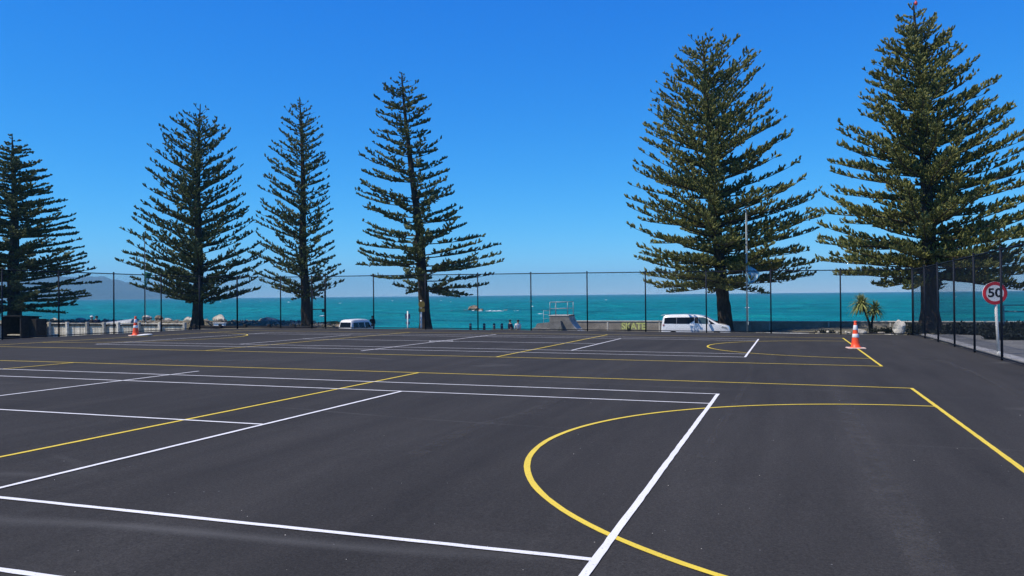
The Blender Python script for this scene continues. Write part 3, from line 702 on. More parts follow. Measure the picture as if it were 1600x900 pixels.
def blob(name, mat_, rad, seed, amp=.22, sub=3, parent=None, sharp=1.0):
    bm = bmesh.new(); bmesh.ops.create_icosphere(bm, subdivisions=sub, radius=1.0)
    rng = random.Random(seed); ks = [(Vector((rng.gauss(0, 1), rng.gauss(0, 1), rng.gauss(0, 1))) * f, rng.uniform(0, 6.3), a) for f, a in ((1.2, 1), (2.3, .6), (4.2, .4), (8, .22), (13, .14)) for _ in range(2)]
    cuts = [(Vector((rng.gauss(0, 1), rng.gauss(0, 1), rng.gauss(0, .7))).normalized(), rng.uniform(.55, .9)) for _ in range(7)]
    for v in bm.verts:
        d = sum(a * math.sin(k.dot(v.co) + p) for k, p, a in ks) * amp * .5
        c = v.co * (1 + d)
        for n_, q in cuts:
            e = c.dot(n_) - q
            if e > 0: c = c - n_ * e * .85 * sharp
        v.co = Vector((c.x * rad[0], c.y * rad[1], c.z * rad[2]))
    me = bpy.data.meshes.new(name); bm.to_mesh(me); bm.free()
    return link(name, me, parent, mat_)
o = blob("sandbag", M['whitecloth'], (.36, .20, .05), 5, .12, 3, sharp=.3); o.location = (-27.35, 15.75, zc(-27.3, 15.8) + .06); o.rotation_euler = (0, R(-4), R(25))
for p in o.data.polygons: p.use_smooth = True
tag(o, "flat white bag lying beside the left traffic cone", "bag")

def text_mesh(name, body, size, extrude, m, parent, bold=0.0):
    cu = bpy.data.curves.new(name, 'FONT'); cu.body = body; cu.size = size; cu.extrude = extrude; cu.offset = bold; cu.align_x = 'CENTER'; cu.align_y = 'CENTER'
    ob = bpy.data.objects.new(name, cu); COL.objects.link(ob); bpy.context.view_layer.update()
    me = bpy.data.meshes.new_from_object(ob.evaluated_get(bpy.context.evaluated_depsgraph_get()))
    bpy.data.objects.remove(ob); bpy.data.curves.remove(cu)
    me.materials.clear(); return link(name, me, parent, m)
def speed_sign():
    t = empty("speed_sign", (7.06, 12.58, zc(7, 12.58) + .05), R(8), "round red ringed 50 speed limit sign on a leaning cream post", "road sign")
    b = MB(); b.tube([(.0, 0.03, -.1), (-.075, 0.03, 1.62)], .040, 14); b.lathe([(.041, 0), (.037, .02), (.02, .03)], 14, (-.075, .03, 1.62)); b.build("post", M['cream'], t, True)
    b = MB(); b.lathe([(.058, 0), (.058, .10), (.042, .13)], 14, (0, .03, -.05)); b.build("post_collar", M['cream'], t, True)
    cx, cz = -.105, 1.80
    d = MB(); d.lathe([(.335, 0), (.338, -.004), (.338, -.012), (.335, -.016)], 48, (cx, -.01, cz), 'y'); disc = d.build("sign_disc", M['signwhite'], t)
    rr = MB(); n = 56; vs = []; fs = []
    for i in range(n):
        a = 2 * PI * i / n
        for r_, y in ((.335, -.0275), (.24, -.0275), (.335, -.0262), (.24, -.0262)): vs.append((cx + r_ * math.cos(a), y, cz + r_ * math.sin(a)))
    for i in range(n):
        k = 4 * i; q = 4 * ((i + 1) % n); fs += [(k, q, q + 1, k + 1), (k, k + 2, q + 2, q), (k + 1, q + 1, q + 3, k + 3)]
    rr.add(vs, fs); rr.build("red_ring", M['signred'], disc)
    tx = text_mesh("numerals", "50", .36, .0006, M['black'], disc, .010); tx.location = (cx, -.0275, cz); tx.rotation_euler = (PI / 2, 0, 0); tx.scale = (1.1, 1, 1)
    for z in (1.58, 1.95): cl = MB(); cl.box((-.17, -.009, z - .02), (-.03, .03, z + .02)); cl.build("bracket", M['galv'], t)
    st = MB(); st.tube([(-.07, .03, 1.55), (-.09, .03, 2.02)], .03, 12); st.build("post_top", M['cream'], t, True)
speed_sign()

# ------------------------------------------------------------------ vehicles
def van(name, label, cat, loc, rz, paint, prof, L_, w, belt, wheels, wr_, sides, front, rear):
    t = empty(name, loc, rz, label, cat); Y = lambda z: w - .22 * max(0, z - belt)     # half width at height z
    b = MB(); rings = []; zb = .26
    for x, zr in prof:
        e = min(1, min(x, L_ - x) / .35); ww = w * (.90 + .10 * math.sqrt(max(e, 0)))
        k = ww / w; bl = min(belt, zr - .06)
        half = [(.80 * ww, zb), (.97 * ww, zb + .08), (ww, .55), (ww * 1.0, bl)]
        yt = Y(zr - .07) * k
        half += [(yt, max(zr - .07, bl + .01)), (yt - .07, zr - .015), (yt * .55, zr + .012), (0, zr + .02)]
        rings.append([(x, -y, z) for y, z in half] + [(x, y, z) for y, z in half[-2::-1]])
    n = len(rings[0]); vs = [p for r_ in rings for p in r_]; fs = []
    for i in range(len(rings) - 1):
        for j in range(n - 1): fs.append((i * n + j, i * n + j + 1, (i + 1) * n + j + 1, (i + 1) * n + j))
        fs.append((i * n + n - 1, i * n, (i + 1) * n, (i + 1) * n + n - 1))
    fs.append(tuple(range(n))); fs.append(tuple((len(rings) - 1) * n + j for j in range(n - 1, -1, -1)))
    b.add(vs, fs); body = b.build("body", paint, t)
    for p in body.data.polygons: p.use_smooth = len(p.vertices) == 4
    def zr_at(x): return float(np.interp(x, [p[0] for p in prof], [p[1] for p in prof]))
    for s in (-1, 1):
        for nm, poly, m in sides:
            q = MB(); q.poly([(x, s * (Y(z) + .002), z) for x, z in poly], (0, s * .007, 0)); q.build(nm, m, t)
        for x in wheels:
            a = MB(); a.lathe([(wr_ + .07, 0), (wr_ + .07, .012)], 28, (x, s * (w + .001) - (.012 if s < 0 else 0), wr_), 'y'); a.build("wheel_arch", M['black'], t)
            tr = MB(); tr.lathe([(wr_ * .6, -.1), (wr_ * .94, -.1), (wr_, -.06), (wr_, .06), (wr_ * .94, .1), (wr_ * .6, .1)], 28, (x, s * (w - .07), wr_), 'y'); ty = tr.build("wheel", M['tyre'], t, True)
            rm = MB(); yy = s * (w + .034); rm.lathe([(.05, 0), (.06, s * .015), (.05, s * .02)], 14, (x, yy, wr_), 'y')
            rm.lathe([(wr_ * .60, 0), (wr_ * .66, s * .006), (wr_ * .60, s * .008)], 28, (x, yy - s * .004, wr_), 'y')
            for k in range(10):
                an = 2 * PI * k / 10; c, d = math.cos(an), math.sin(an); e = .022
                rm.poly([(x + c * .05 - d * e, yy + s * .006, wr_ + d * .05 + c * e), (x + c * .05 + d * e, yy + s * .006, wr_ + d * .05 - c * e), (x + c * wr_ * .6 + d * e, yy + s * .006, wr_ + d * wr_ * .6 - c * e), (x + c * wr_ * .6 - d * e, yy + s * .006, wr_ + d * wr_ * .6 + c * e)], (0, s * .012, 0))
            rm.build("rim", M['alloy'], ty)
    for nm, m, quads in front + rear:
        for pts, th in quads: q = MB(); q.poly(pts, th); q.build(nm, m, t)
    return t, Y
sl = lambda s, pts, d=.012: None
# modern white minivan, side on
mp = [(0, 1.0), (.03, 1.22), (.09, 1.55), (.15, 1.78), (.28, 1.87), (.7, 1.905), (1.7, 1.92), (2.6, 1.89), (3.05, 1.81), (3.4, 1.64), (3.8, 1.41), (4.12, 1.24), (4.5, 1.16), (4.75, 1.05), (4.86, .84), (4.90, .5)]
msides = [("side_window", [(.20, 1.27), (1.10, 1.25), (1.10, 1.72), (.24, 1.70)], M['glass']),
          ("side_window", [(1.115, 1.25), (2.0, 1.25), (2.36, 1.48), (2.36, 1.73), (1.115, 1.72)], M['glass']),
          ("pillar_trim", [(2.39, 1.30), (2.66, 1.28), (2.66, 1.73), (2.39, 1.73)], M['black']),
          ("door_window", [(2.68, 1.27), (3.34, 1.24), (3.34, 1.60), (3.02, 1.72), (2.68, 1.73)], M['clearglass']),
          ("quarter_window", [(3.38, 1.24), (3.84, 1.23), (3.38, 1.56)], M['glass']),
          ("door_seam", [(2.37, .32), (2.378, .32), (2.378, 1.26), (2.37, 1.26)], M['black']),
          ("door_seam", [(3.60, .32), (3.608, .32), (3.608, 1.18), (3.60, 1.18)], M['black']),
          ("sill_trim", [(1.25, .27), (3.35, .27), (3.35, .33), (1.25, .33)], M['black']),
          ("door_handle", [(2.14, 1.06), (2.32, 1.06), (2.32, 1.095), (2.14, 1.095)], M['alloy']),
          ("door_handle", [(2.46, 1.06), (2.64, 1.06), (2.64, 1.095), (2.46, 1.095)], M['alloy']),
          ("tail_lamp", [(.10, 1.10), (.24, 1.14), (.24, 1.20), (.12, 1.22)], M['taillamp']),
          ("headlamp", [(4.26, .98), (4.68, .88), (4.62, 1.0), (4.32, 1.09)], M['lamp'])]
mfront = [("windscreen", M['glass'], [([(3.10, -.60, 1.815), (3.10, .60, 1.815), (4.06, .74, 1.285), (4.06, -.74, 1.285)], (.012, 0, .02))]),
          ("grille", M['black'], [([(4.895, -.55, .42), (4.895, .55, .42), (4.865, .6, .76), (4.865, -.6, .76)], (.02, 0, 0))]),
          ("wing_mirror", M['carpaint'], [([(3.34, s * .95, 1.22), (3.50, s * .95, 1.22), (3.48, s * .95, 1.38), (3.36, s * .95, 1.38)], (0, s * .17, 0)) for s in (-1, 1)]),
          ("roof_spoiler", M['carpaint'], [([(-.04, -.68, 1.845), (-.04, .68, 1.845), (.32, .70, 1.90), (.32, -.70, 1.90)], (0, 0, .03))])]
mrear = [("rear_window", M['glass'], [([(.045, -.62, 1.12), (.045, .62, 1.12), (.145, .58, 1.72), (.145, -.58, 1.72)], (-.016, 0, .003))])]
mz = -1.72 + .05
van("minivan", "shiny white minivan with dark windows parked side on under a pine", "car", (-7.66, 45.9, mz), R(1.5), M['carpaint'], mp, 4.90, .92, 1.20, (.86, 3.93), .335, msides, mfront, mrear)
# older boxy van facing the sea
bp = [(0, .55), (.015, .95), (.10, 1.30), (.20, 1.72), (.34, 1.88), (.8, 1.94), (2.4, 1.95), (3.2, 1.90), (3.55, 1.76), (3.85, 1.45), (4.1, 1.10), (4.25, .95), (4.38, .70), (4.4, .45)]
bs = [("side_window", [(.42, 1.06), (1.35, 1.06), (1.35, 1.62), (.50, 1.62)], M['glass']), ("side_window", [(1.42, 1.06), (2.45, 1.06), (2.45, 1.62), (1.42, 1.62)], M['glass']),
      ("door_window", [(2.60, 1.06), (3.62, 1.06), (3.35, 1.60), (2.60, 1.60)], M['glass']),
      ("door_seam", [(2.52, .32), (2.532, .32), (2.532, 1.66), (2.52, 1.66)], M['black']), ("door_seam", [(1.38, .32), (1.392, .32), (1.392, 1.66), (1.38, 1.66)], M['black']),
      ("door_handle", [(2.58, .92), (2.74, .92), (2.74, .96), (2.58, .96)], M['black']), ("rub_strip", [(.3, .62), (3.7, .62), (3.7, .67), (.3, .67)], M['black'])]
bfront = [("windscreen", M['glass'], [([(3.56, -.58, 1.73), (3.56, .58, 1.73), (4.08, .70, 1.13), (4.08, -.70, 1.13)], (.02, 0, .02))]),
          ("wing_mirror", M['black'], [([(3.55, s * .88, 1.12), (3.68, s * .88, 1.12), (3.68, s * .88, 1.36), (3.55, s * .88, 1.36)], (0, s * .15, 0)) for s in (-1, 1)])]
brear = [("rear_window", M['glass'], [([(.085, -.66, 1.17), (.085, .66, 1.17), (.190, .62, 1.66), (.190, -.62, 1.66)], (-.022, 0, .004))]),
         ("tail_lamp", M['taillamp'], [([(.0, s * .62, .74), (.0, s * .76, .74), (.03, s * .74, 1.02), (.03, s * .62, 1.02)], (-.03, 0, 0)) for s in (-1, 1)]),
         ("bumper", M['galv'], [([(-.10, -.78, .36), (-.10, .78, .36), (-.10, .78, .54), (-.10, -.78, .54)], (.1, 0, 0))]),
         ("number_plate", M['white'], [([(.0, -.26, .62), (.0, .26, .62), (.005, .26, .75), (.005, -.26, .75)], (-.02, 0, 0))])]
vx, vy = -34.6, 46.2
van("van", "older boxy white van seen from behind facing the sea", "van", (vx, vy, ground(vx, vy) + .02), R(86), M['vanpaint'], bp, 4.40, .85, 1.02, (.75, 3.35), .31, bs, bfront, brear)[0].scale = (.83, .83, .83)

# ------------------------------------------------------------------ people (small in the distance)
def person(loc, rz, label, top_m, leg_m, head_m, hat=None, lean=0.0, arms=(.1, .1), group=None, hgt=1.0):
    t = empty("person", loc, rz, label, "person", group)
    def skin(name, verts, edges, rads, m, root=0, sub=1):
        me = bpy.data.meshes.new(name); me.from_pydata([Vector(v) * hgt for v in verts], edges, []); me.update()
        ob = bpy.data.objects.new(name, me); COL.objects.link(ob)
        md = ob.modifiers.new("skin", 'SKIN'); md.use_smooth_shade = True
        sv = me.skin_vertices[0].data
        for i, r_ in enumerate(rads): sv[i].radius = (r_ * hgt, r_ * hgt); sv[i].use_root = (i == root)
        sd = ob.modifiers.new("sub", 'SUBSURF'); sd.levels = sub; sd.render_levels = sub
        bpy.context.view_layer.update()
        m2 = bpy.data.meshes.new_from_object(ob.evaluated_get(bpy.context.evaluated_depsgraph_get()))
        bpy.data.objects.remove(ob); bpy.data.meshes.remove(me); m2.materials.clear(); m2.name = name
        for p in m2.polygons: p.use_smooth = True
        return link(name, m2, t, m)
    l = lean; a0, a1 = arms
    V = [(0, 0, .95), (0, l * .3, 1.15), (0, l * .7, 1.38), (0, l, 1.50), (0, l - .01, 1.585), (0, l - .02, 1.66), (0, l - .015, 1.725)]
    Rr = [.135, .125, .14, .06, .085, .098, .06]; E_ = [(0, 1), (1, 2), (2, 3), (3, 4), (4, 5), (5, 6)]
    for s, ay in ((-1, a0), (1, a1)):
        k = len(V); V += [(s * .19, l * .8, 1.40), (s * .24, l * .6 - ay * .3, 1.14), (s * .23, l * .6 - ay, .92), (s * .225, l * .6 - ay * 1.15, .83)]
        Rr += [.062, .045, .033, .036]; E_ += [(2, k), (k, k + 1), (k + 1, k + 2), (k + 2, k + 3)]
        for f in range(5):                                         # thumb and four fingers
            q = len(V); yo = (-.055, -.03, -.01, .012, .032)[f]; ln = (.055, .085, .095, .088, .07)[f]
            V += [(s * .225, l * .6 - ay * 1.15 + yo, .79 if f else .82), (s * .215, l * .6 - ay * 1.15 + yo * 1.15 - .012, .83 - .04 - ln * .9)]
            Rr += [.010, .008]; E_ += [(k + 3, q), (q, q + 1)]
        k = len(V); V += [(s * .10, 0, .86), (s * .11, -.01, .48), (s * .115, .03, .08), (s * .125, -.12, .035)]
        Rr += [.10, .065, .045, .04]; E_ += [(0, k), (k, k + 1), (k + 1, k + 2), (k + 2, k + 3)]
    skin("body", V, E_, Rr, M['skin'])
    skin("shirt", [(0, 0, .92), (0, l * .3, 1.15), (0, l * .7, 1.37), (0, l * .9, 1.44), (-.19, l * .8, 1.40), (.19, l * .8, 1.40), (-.235, l * .6 - a0 * .3, 1.16), (.235, l * .6 - a1 * .3, 1.16), (-.235, l * .6 - a0 * .8, .99), (.235, l * .6 - a1 * .8, .99)],
         [(0, 1), (1, 2), (2, 3), (2, 4), (2, 5), (4, 6), (5, 7), (6, 8), (7, 9)], [.155, .15, .165, .08, .082, .082, .064, .064, .05, .05], top_m)
    skin("trousers", [(0, 0, .95), (-.10, 0, .86), (.10, 0, .86), (-.11, -.01, .48), (.11, -.01, .48), (-.115, .03, .12), (.115, .03, .12)], [(0, 1), (0, 2), (1, 3), (2, 4), (3, 5), (4, 6)], [.15, .118, .118, .085, .085, .068, .068], leg_m)
    h = MB(); h.lathe([(.02, 1.775), (.075, 1.765), (.108, 1.72), (.112, 1.67), (.10, 1.635)], 14, (0, l + .008, 0)); hr = h.build("hair", M['hair'] if hat is None else hat, t, True)
    hr.data.transform(Matrix.Diagonal((hgt, hgt, hgt, 1)))
    if hat is not None:
        br = MB(); br.lathe([(.10, 1.69), (.17, 1.68), (.172, 1.69), (.10, 1.705)], 16, (0, l, 0)); bo = br.build("hat_brim", hat, t, True); bo.data.transform(Matrix.Diagonal((hgt, hgt, hgt, 1)))
    fc = MB(); fc.tube([(0, l - .10, 1.665), (0, l - .128, 1.63), (0, l - .10, 1.622)], [.010, .016, .008], 6)
    for s in (-1, 1): fc.lathe([(.006, -.012), (.012, 0), (.006, .004)], 8, (s * .036, l - .104, 1.668), 'y'); fc.tube([(s * .098, l - .02, 1.69), (s * .108, l, 1.66), (s * .098, l - .02, 1.62)], [.01, .016, .01], 6)
    fo = fc.build("face", M['skin'], t, True); fo.data.transform(Matrix.Diagonal((hgt, hgt, hgt, 1)))
    return t
person((-19.0, 44.2, ground(-19.0, 44.2)), R(150), "person in a navy top standing left of the person in white near the ramp", M['navy'], M['darkcloth'], M['hair'], None, .04, (.16, .05), hgt=.93)
person((-18.35, 44.0, ground(-18.35, 44)), R(215), "person in white patterned clothes beside the skate ramp", M['whitecloth'], M['whitecloth'], M['hair'], None, .10, (.25, .18), hgt=.93)
person((-51.75, 36.2, ground(-51.75, 36.2)), R(170), "person in a white hat and dark top behind the timber fence", M['darkcloth'], M['denim'], M['hair'], M['whitecloth'], .03, (.05, .1), hgt=1.0)
person((-51.15, 36.1, ground(-51.15, 36.1)), R(200), "bareheaded person in dark clothes behind the timber fence", M['navy'], M['darkcloth'], M['hair'], None, .05, (.1, .06), hgt=1.0)
person((-36.3, 54.2, ground(-36.3, 54.2)), R(20), "person in dark clothes standing beyond the older van", M['darkcloth'], M['darkcloth'], M['hair'], None, .02, (.1, .1), hgt=1.0)

# ------------------------------------------------------------------ sea wall with lettering
def sea_wall():
    t = empty("sea_wall", (4, 52.2, -1.9), 0, "long low grey concrete sea wall with SKATE painted on it", "wall")
    x = -17.4 - 4; pw = 4.3; k = 0
    while x < 26:
        b = MB(); b.box((x + .035, -.16, -.4), (x + pw - .035, .14, 1.39), .015); b.build("concrete_panel", M['wallconc'], t)
        c = MB(); c.box((x + .006, -.21, 1.395), (x + pw - .006, .19, 1.47), .012); c.build("capping", M['capconc'], t)
        p = MB(); p.box((x - .08, -.185, -.4), (x + .032, .1, 1.39), .01); p.build("pilaster", M['capconc'], t)
        x += pw; k += 1
    pa = MB(); pa.box((-16.05, -.166, .66), (-13.85, -.163, 1.33)); pa.build("painted_panel", M['skatepatch'], t)
    tx = text_mesh("lettering", "SKATE", .74, .002, M['skateyellow'], t, .022); tx.location = (-14.95, -.170, 1.0); tx.rotation_euler = (PI / 2, 0, 0)
    bb = [v.co.x for v in tx.data.vertices]; tx.scale = (2.0 / (max(bb) - min(bb)), 1.0, 1)
    # thicken the strokes like brush painted letters
    return t
sea_wall()

# ------------------------------------------------------------------ skate ramp
def ramp():
    gz = ground(-15.5, 46)
    t = empty("skate_ramp", (-15.4, 46.0, gz), 0, "grey concrete skate ramp with a railed platform", "ramp"); h = .21 - gz
    # platform block and curved face, one depth
    y0, y1 = -.9, .9
    b = MB(); b.poly([(-.75, y0, -.2), (.75, y0, -.2), (.75, y0, h - .06), (-.75, y0, h - .06)], (0, y1 - y0, 0)); b.build("platform", M['concrete'], t)
    d = MB(); d.box((-.80, y0 - .03, h - .058), (.78, y1 + .03, h), .01); d.build("deck", M['capconc'], t)
    c = MB(); pts = [(.752, y0, -.2)]
    rad = h * 1.5
    for i in range(15):
        a = i / 14; ang = R(78) * (1 - a)
        xx = .752 + rad * (math.sin(R(78)) - math.sin(ang)) ; zz = (1 - math.cos(ang)) / (1 - math.cos(R(78))) * (h - .065)
        pts.append((xx, y0, zz))
    pts.append((pts[-1][0] + .4, y0, -.2))
    c.poly(pts, (0, y1 - y0, 0)); c.build("curved_face", M['concrete'], t)
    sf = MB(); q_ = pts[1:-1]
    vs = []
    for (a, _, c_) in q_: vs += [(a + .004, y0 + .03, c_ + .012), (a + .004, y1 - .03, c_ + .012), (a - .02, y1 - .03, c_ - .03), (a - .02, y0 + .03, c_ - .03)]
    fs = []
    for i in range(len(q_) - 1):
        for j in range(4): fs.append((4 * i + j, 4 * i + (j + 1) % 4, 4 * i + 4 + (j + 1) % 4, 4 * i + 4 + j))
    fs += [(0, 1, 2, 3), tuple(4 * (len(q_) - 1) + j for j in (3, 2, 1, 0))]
    sf.add(vs, fs); sf.build("lit_toned_surface", M['kerb'], t)  # paler slab over the curve: its sunlit tone is put into the colour
    e = MB(); e.tube([(.765, y0 - .02, h - .03), (.765, y1 + .02, h - .03)], .035, 10); e.build("coping", M['black'], t, True)
    l1 = MB(); l1.poly([(-3.2, y0 - .6, -.2), (-.76, y0 - .6, -.2), (-.3, y0 - .6, .95), (-1.9, y0 - .6, 1.35)][:0] or [(-2.35, y0 - .5, -.2), (.55, y0 - .5, -.2), (.25, y0 - .5, h - .42), (-1.6, y0 - .5, h - .62)], (0, .47, 0)); l1.build("lower_bank", M['concrete'], t)
    l2 = MB(); l2.poly([(-2.9, y0 - 1.2, -.2), (.9, y0 - 1.2, -.2), (-.5, y0 - 1.2, h - 1.0), (-1.7, y0 - 1.2, h - .92)], (0, .66, 0)); l2.build("front_bank", M['concrete'], t)
    r_ = MB()
    for x in (-.72, .68):
        for y in (y0 + .05, y1 - .05): r_.tube([(x, y, h), (x, y, h + 1.0)], .03, 8)
    r_.tube([(-.28, y0 + .05, h), (-.28, y0 + .05, h + .78)], .025, 8)
    for q, r0 in ((1.0, .03), (.5, .022)):
        for y in (y0 + .05, y1 - .05): r_.tube([(-.72, y, h + q), (.68, y, h + q)], r0, 8)
        r_.tube([(-.72, y0 + .05, h + q), (-.72, y1 - .05, h + q)], r0, 8)
    r_.build("handrail", M['galv'], t, True)
    s_ = MB()
    for x in (-1.75, -1.25): s_.tube([(x, y1, -.1), (x, y1, h + .35)], .024, 8)
    for q in (.3, 0, -.3): s_.tube([(-1.75, y1, h + q), (-1.25, y1, h + q)], .016, 8)
    s_.build("side_rail", M['galv'], t, True)
ramp()

# ------------------------------------------------------------------ plants
def blades(name, m, n, length, width, spread, seed, parent=None, droop=.5, base_z=0.0, base_r=.1, fold=True, full=False):
    rng = random.Random(seed); b = MB()
    for i in range(n):
        a = rng.uniform(0, 2 * PI); el = rng.uniform(-.5 if full else .15, 1.0) * PI / 2 * (1 if full else 1)
        el = rng.uniform(R(-35), R(88)) if full else rng.uniform(R(90 - spread), R(88))
        d = Vector((math.cos(a) * math.cos(el), math.sin(a) * math.cos(el), math.sin(el))); l = length * rng.uniform(.65, 1.1); w = width * rng.uniform(.7, 1.2)
        sd = Vector((-math.sin(a), math.cos(a), 0)); o_ = Vector((math.cos(a), math.sin(a), 0)) * base_r * rng.random() + Vector((0, 0, base_z))
        pts = [o_ + d * l * q + Vector((0, 0, -droop * l * q * q * q * abs(math.cos(el)))) for q in (0, .4, .75, 1.0)]
        ws = [w * .6, w, w * .7, .003]; vs = []; nrm = sd.cross(d).normalized() * w * .25
        for p, ww in zip(pts, ws): vs += [p - sd * ww, p - nrm, p + sd * ww]
        fs = []
        for k in range(3): fs += [(3 * k, 3 * k + 3, 3 * k + 4, 3 * k + 1), (3 * k + 1, 3 * k + 4, 3 * k + 5, 3 * k + 2)]
        b.add(vs, fs)
    me = bpy.data.meshes.new(name); me.from_pydata(b.v, [], b.f); me.update()
    return link(name, me, parent, m)
def shrub(label, loc, size, m, seed, n=900, leaf=.07, group=None):
    t = empty("shrub", loc, 0, label, "shrub", group); rng = np.random.default_rng(seed)
    lobes = [(rng.uniform(-.5, .5, 3) * np.array([size[0], size[1], size[2] * .5]) + np.array([0, 0, size[2] * .5]), rng.uniform(.35, .6)) for _ in range(9)]
    P = []; 
    for i in range(n):
        c, k = lobes[rng.integers(len(lobes))]; d = rng.normal(size=3); d /= np.linalg.norm(d)
        p = c + d * np.array(size) * k * rng.uniform(.6, 1.05) * np.array([.9, .9, .8]); p[2] = max(p[2], .02); P.append(p)
    P = np.array(P); d = rng.normal(size=(n, 3)); d[:, 2] += .6; d /= np.linalg.norm(d, axis=1)[:, None]
    s = np.cross(d, rng.normal(size=(n, 3))); s /= np.linalg.norm(s, axis=1)[:, None]; l = leaf * rng.uniform(.7, 1.4, n)[:, None]
    V = np.stack([P, P + d * l + s * l * .5, P + d * l * 2.1, P + d * l - s * l * .5], 1).reshape(-1, 3)
    i = np.arange(n)[:, None] * 4; tri = np.concatenate([i + np.array([[0, 1, 2]]), i + np.array([[0, 2, 3]])])
    link("foliage", np_mesh("foliage", V, tri, m, False), t)
    st = MB()
    for k in range(7):
        c, _ = lobes[k]; st.tube([(rng.uniform(-.08, .08), rng.uniform(-.08, .08), -.1), (c[0] * .5, c[1] * .5, c[2] * .6), tuple(c)], [.03, .02, .008], 5)
    st.build("stems", M['twig'], t)
    return t
fx = empty("flax_plant", (-10.75, 49.0, ground(-10.75, 49)), 0, "dark flax bush growing in front of the SKATE lettering", "plant")
blades("leaves", M['shrub'], 46, 1.15, .035, 62, 3, fx, .5)
ts = empty("tussock_plant", (-14.75, 42.9, ground(-14.75, 42.9)), 0, "yellow green tussock growing in front of the skate ramp", "plant")
blades("leaves", M['flaxleaf'], 90, 1.15, .03, 50, 4, ts, .5)
def cabbage(loc, pts, crown, label, seed, n=110, L_=.75):
    t = empty("cabbage_tree", loc, 0, label, "tree", "twin cabbage trees in the rock garden")
    b = MB(); b.tube(pts, [.085, .07, .06, .05], 9); b.build("trunk", M['bark'], t, True)
    c = blades("crown", M['palmleaf'], n, L_, .045, 0, seed, t, .55, 0, .05, full=True); c.location = pts[-1]
    d = blades("dead_leaves", M['flaxleaf'], 26, L_ * .7, .03, 0, seed + 1, t, 1.1, 0, .04, full=True); d.location = (pts[-1][0], pts[-1][1], pts[-1][2] - .12)
gy = ground(5.9, 40)
cabbage((5.98, 40.0, gy), [(0, 0, -.1), (-.08, 0, .7), (-.30, 0, 1.35), (-.52, 0, 1.03 - gy)], 0, "taller leaning cabbage tree with the larger spiky head", 7, 190, .80)
cabbage((6.02, 40.1, gy), [(0, 0, -.1), (.03, 0, .6), (.10, 0, 1.05), (.22, 0, .67 - gy)], 0, "shorter cabbage tree at the right of its twin", 9, 150, .66)

# hedge-like shrubs beyond the right hand fence
hid = ["low dark shrub nearest the corner behind the right fence", "dark shrub at the foot of the biggest pine", "dark spreading shrub left of the speed sign post", "dark shrub behind the speed sign post", "dark shrub right of the speed sign post", "tall dark mounded shrub below the blue steel railing", "dark mounded shrub at the right edge of the view", "low dark shrub in the front row behind the sign", "low dark shrub at the front row's right end"]
hs_ = [(8.6, 29.5, 1.1, 1.2, .52), (9.9, 32.5, 1.5, 1.3, .62), (9.9, 26.6, 1.3, 1.2, .42), (11.4, 28.5, 1.5, 1.4, .56), (13.0, 27.4, 1.4, 1.3, .62), (13.9, 31.5, 1.9, 1.6, 1.15), (15.8, 30.2, 1.9, 1.6, 1.2), (9.75, 22.8, 1.3, .8, .30), (11.7, 23.6, 1.6, 1.0, .36)]
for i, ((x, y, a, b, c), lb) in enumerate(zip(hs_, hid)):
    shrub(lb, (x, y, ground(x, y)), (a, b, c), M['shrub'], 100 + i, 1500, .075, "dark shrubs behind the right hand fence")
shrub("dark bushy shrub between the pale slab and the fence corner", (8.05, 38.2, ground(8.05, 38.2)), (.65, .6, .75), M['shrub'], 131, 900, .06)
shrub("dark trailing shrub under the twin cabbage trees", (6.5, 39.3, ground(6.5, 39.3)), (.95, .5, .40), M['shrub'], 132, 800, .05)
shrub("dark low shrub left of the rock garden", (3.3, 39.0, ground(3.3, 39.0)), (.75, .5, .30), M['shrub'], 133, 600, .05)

# ------------------------------------------------------------------ rocks
def boulder(name, label, loc, rad, m, seed, group=None, sub=3, cat="rock", rz=0, sharp=1.0, amp=.30):
    o = blob(name, m, rad, seed, amp, sub, sharp=sharp); o.location = loc; o.rotation_euler = (0, 0, rz)
    return tag(o, label, cat, group)
G = "rocks on the shore bank"
boulder("boulder", "upright pale slab of rock beside the fence corner", (7.24, 38.0, -.42), (.33, .28, .52), M['pale_rock'], 21, None)
boulder("boulder", "low pale rock at the left end of the rock garden", (4.55, 38.6, ground(4.55, 38.6) + .08), (.42, .3, .22), M['pale_rock'], 22, None)
boulder("boulder", "pale rock under the taller cabbage tree", (5.35, 39.0, ground(5.35, 39) + .1), (.36, .28, .28), M['pale_rock'], 23, None)
boulder("boulder", "small grey rock right of the cabbage tree trunks", (6.35, 38.2, ground(6.35, 38.2) + .08), (.26, .24, .16), M['rubble'], 24, None)
boulder("boulder", "pale stone between the dark shrub and the pale slab", (6.85, 37.9, ground(6.85, 37.9) + .05), (.30, .22, .14), M['pale_rock'], 25, None)
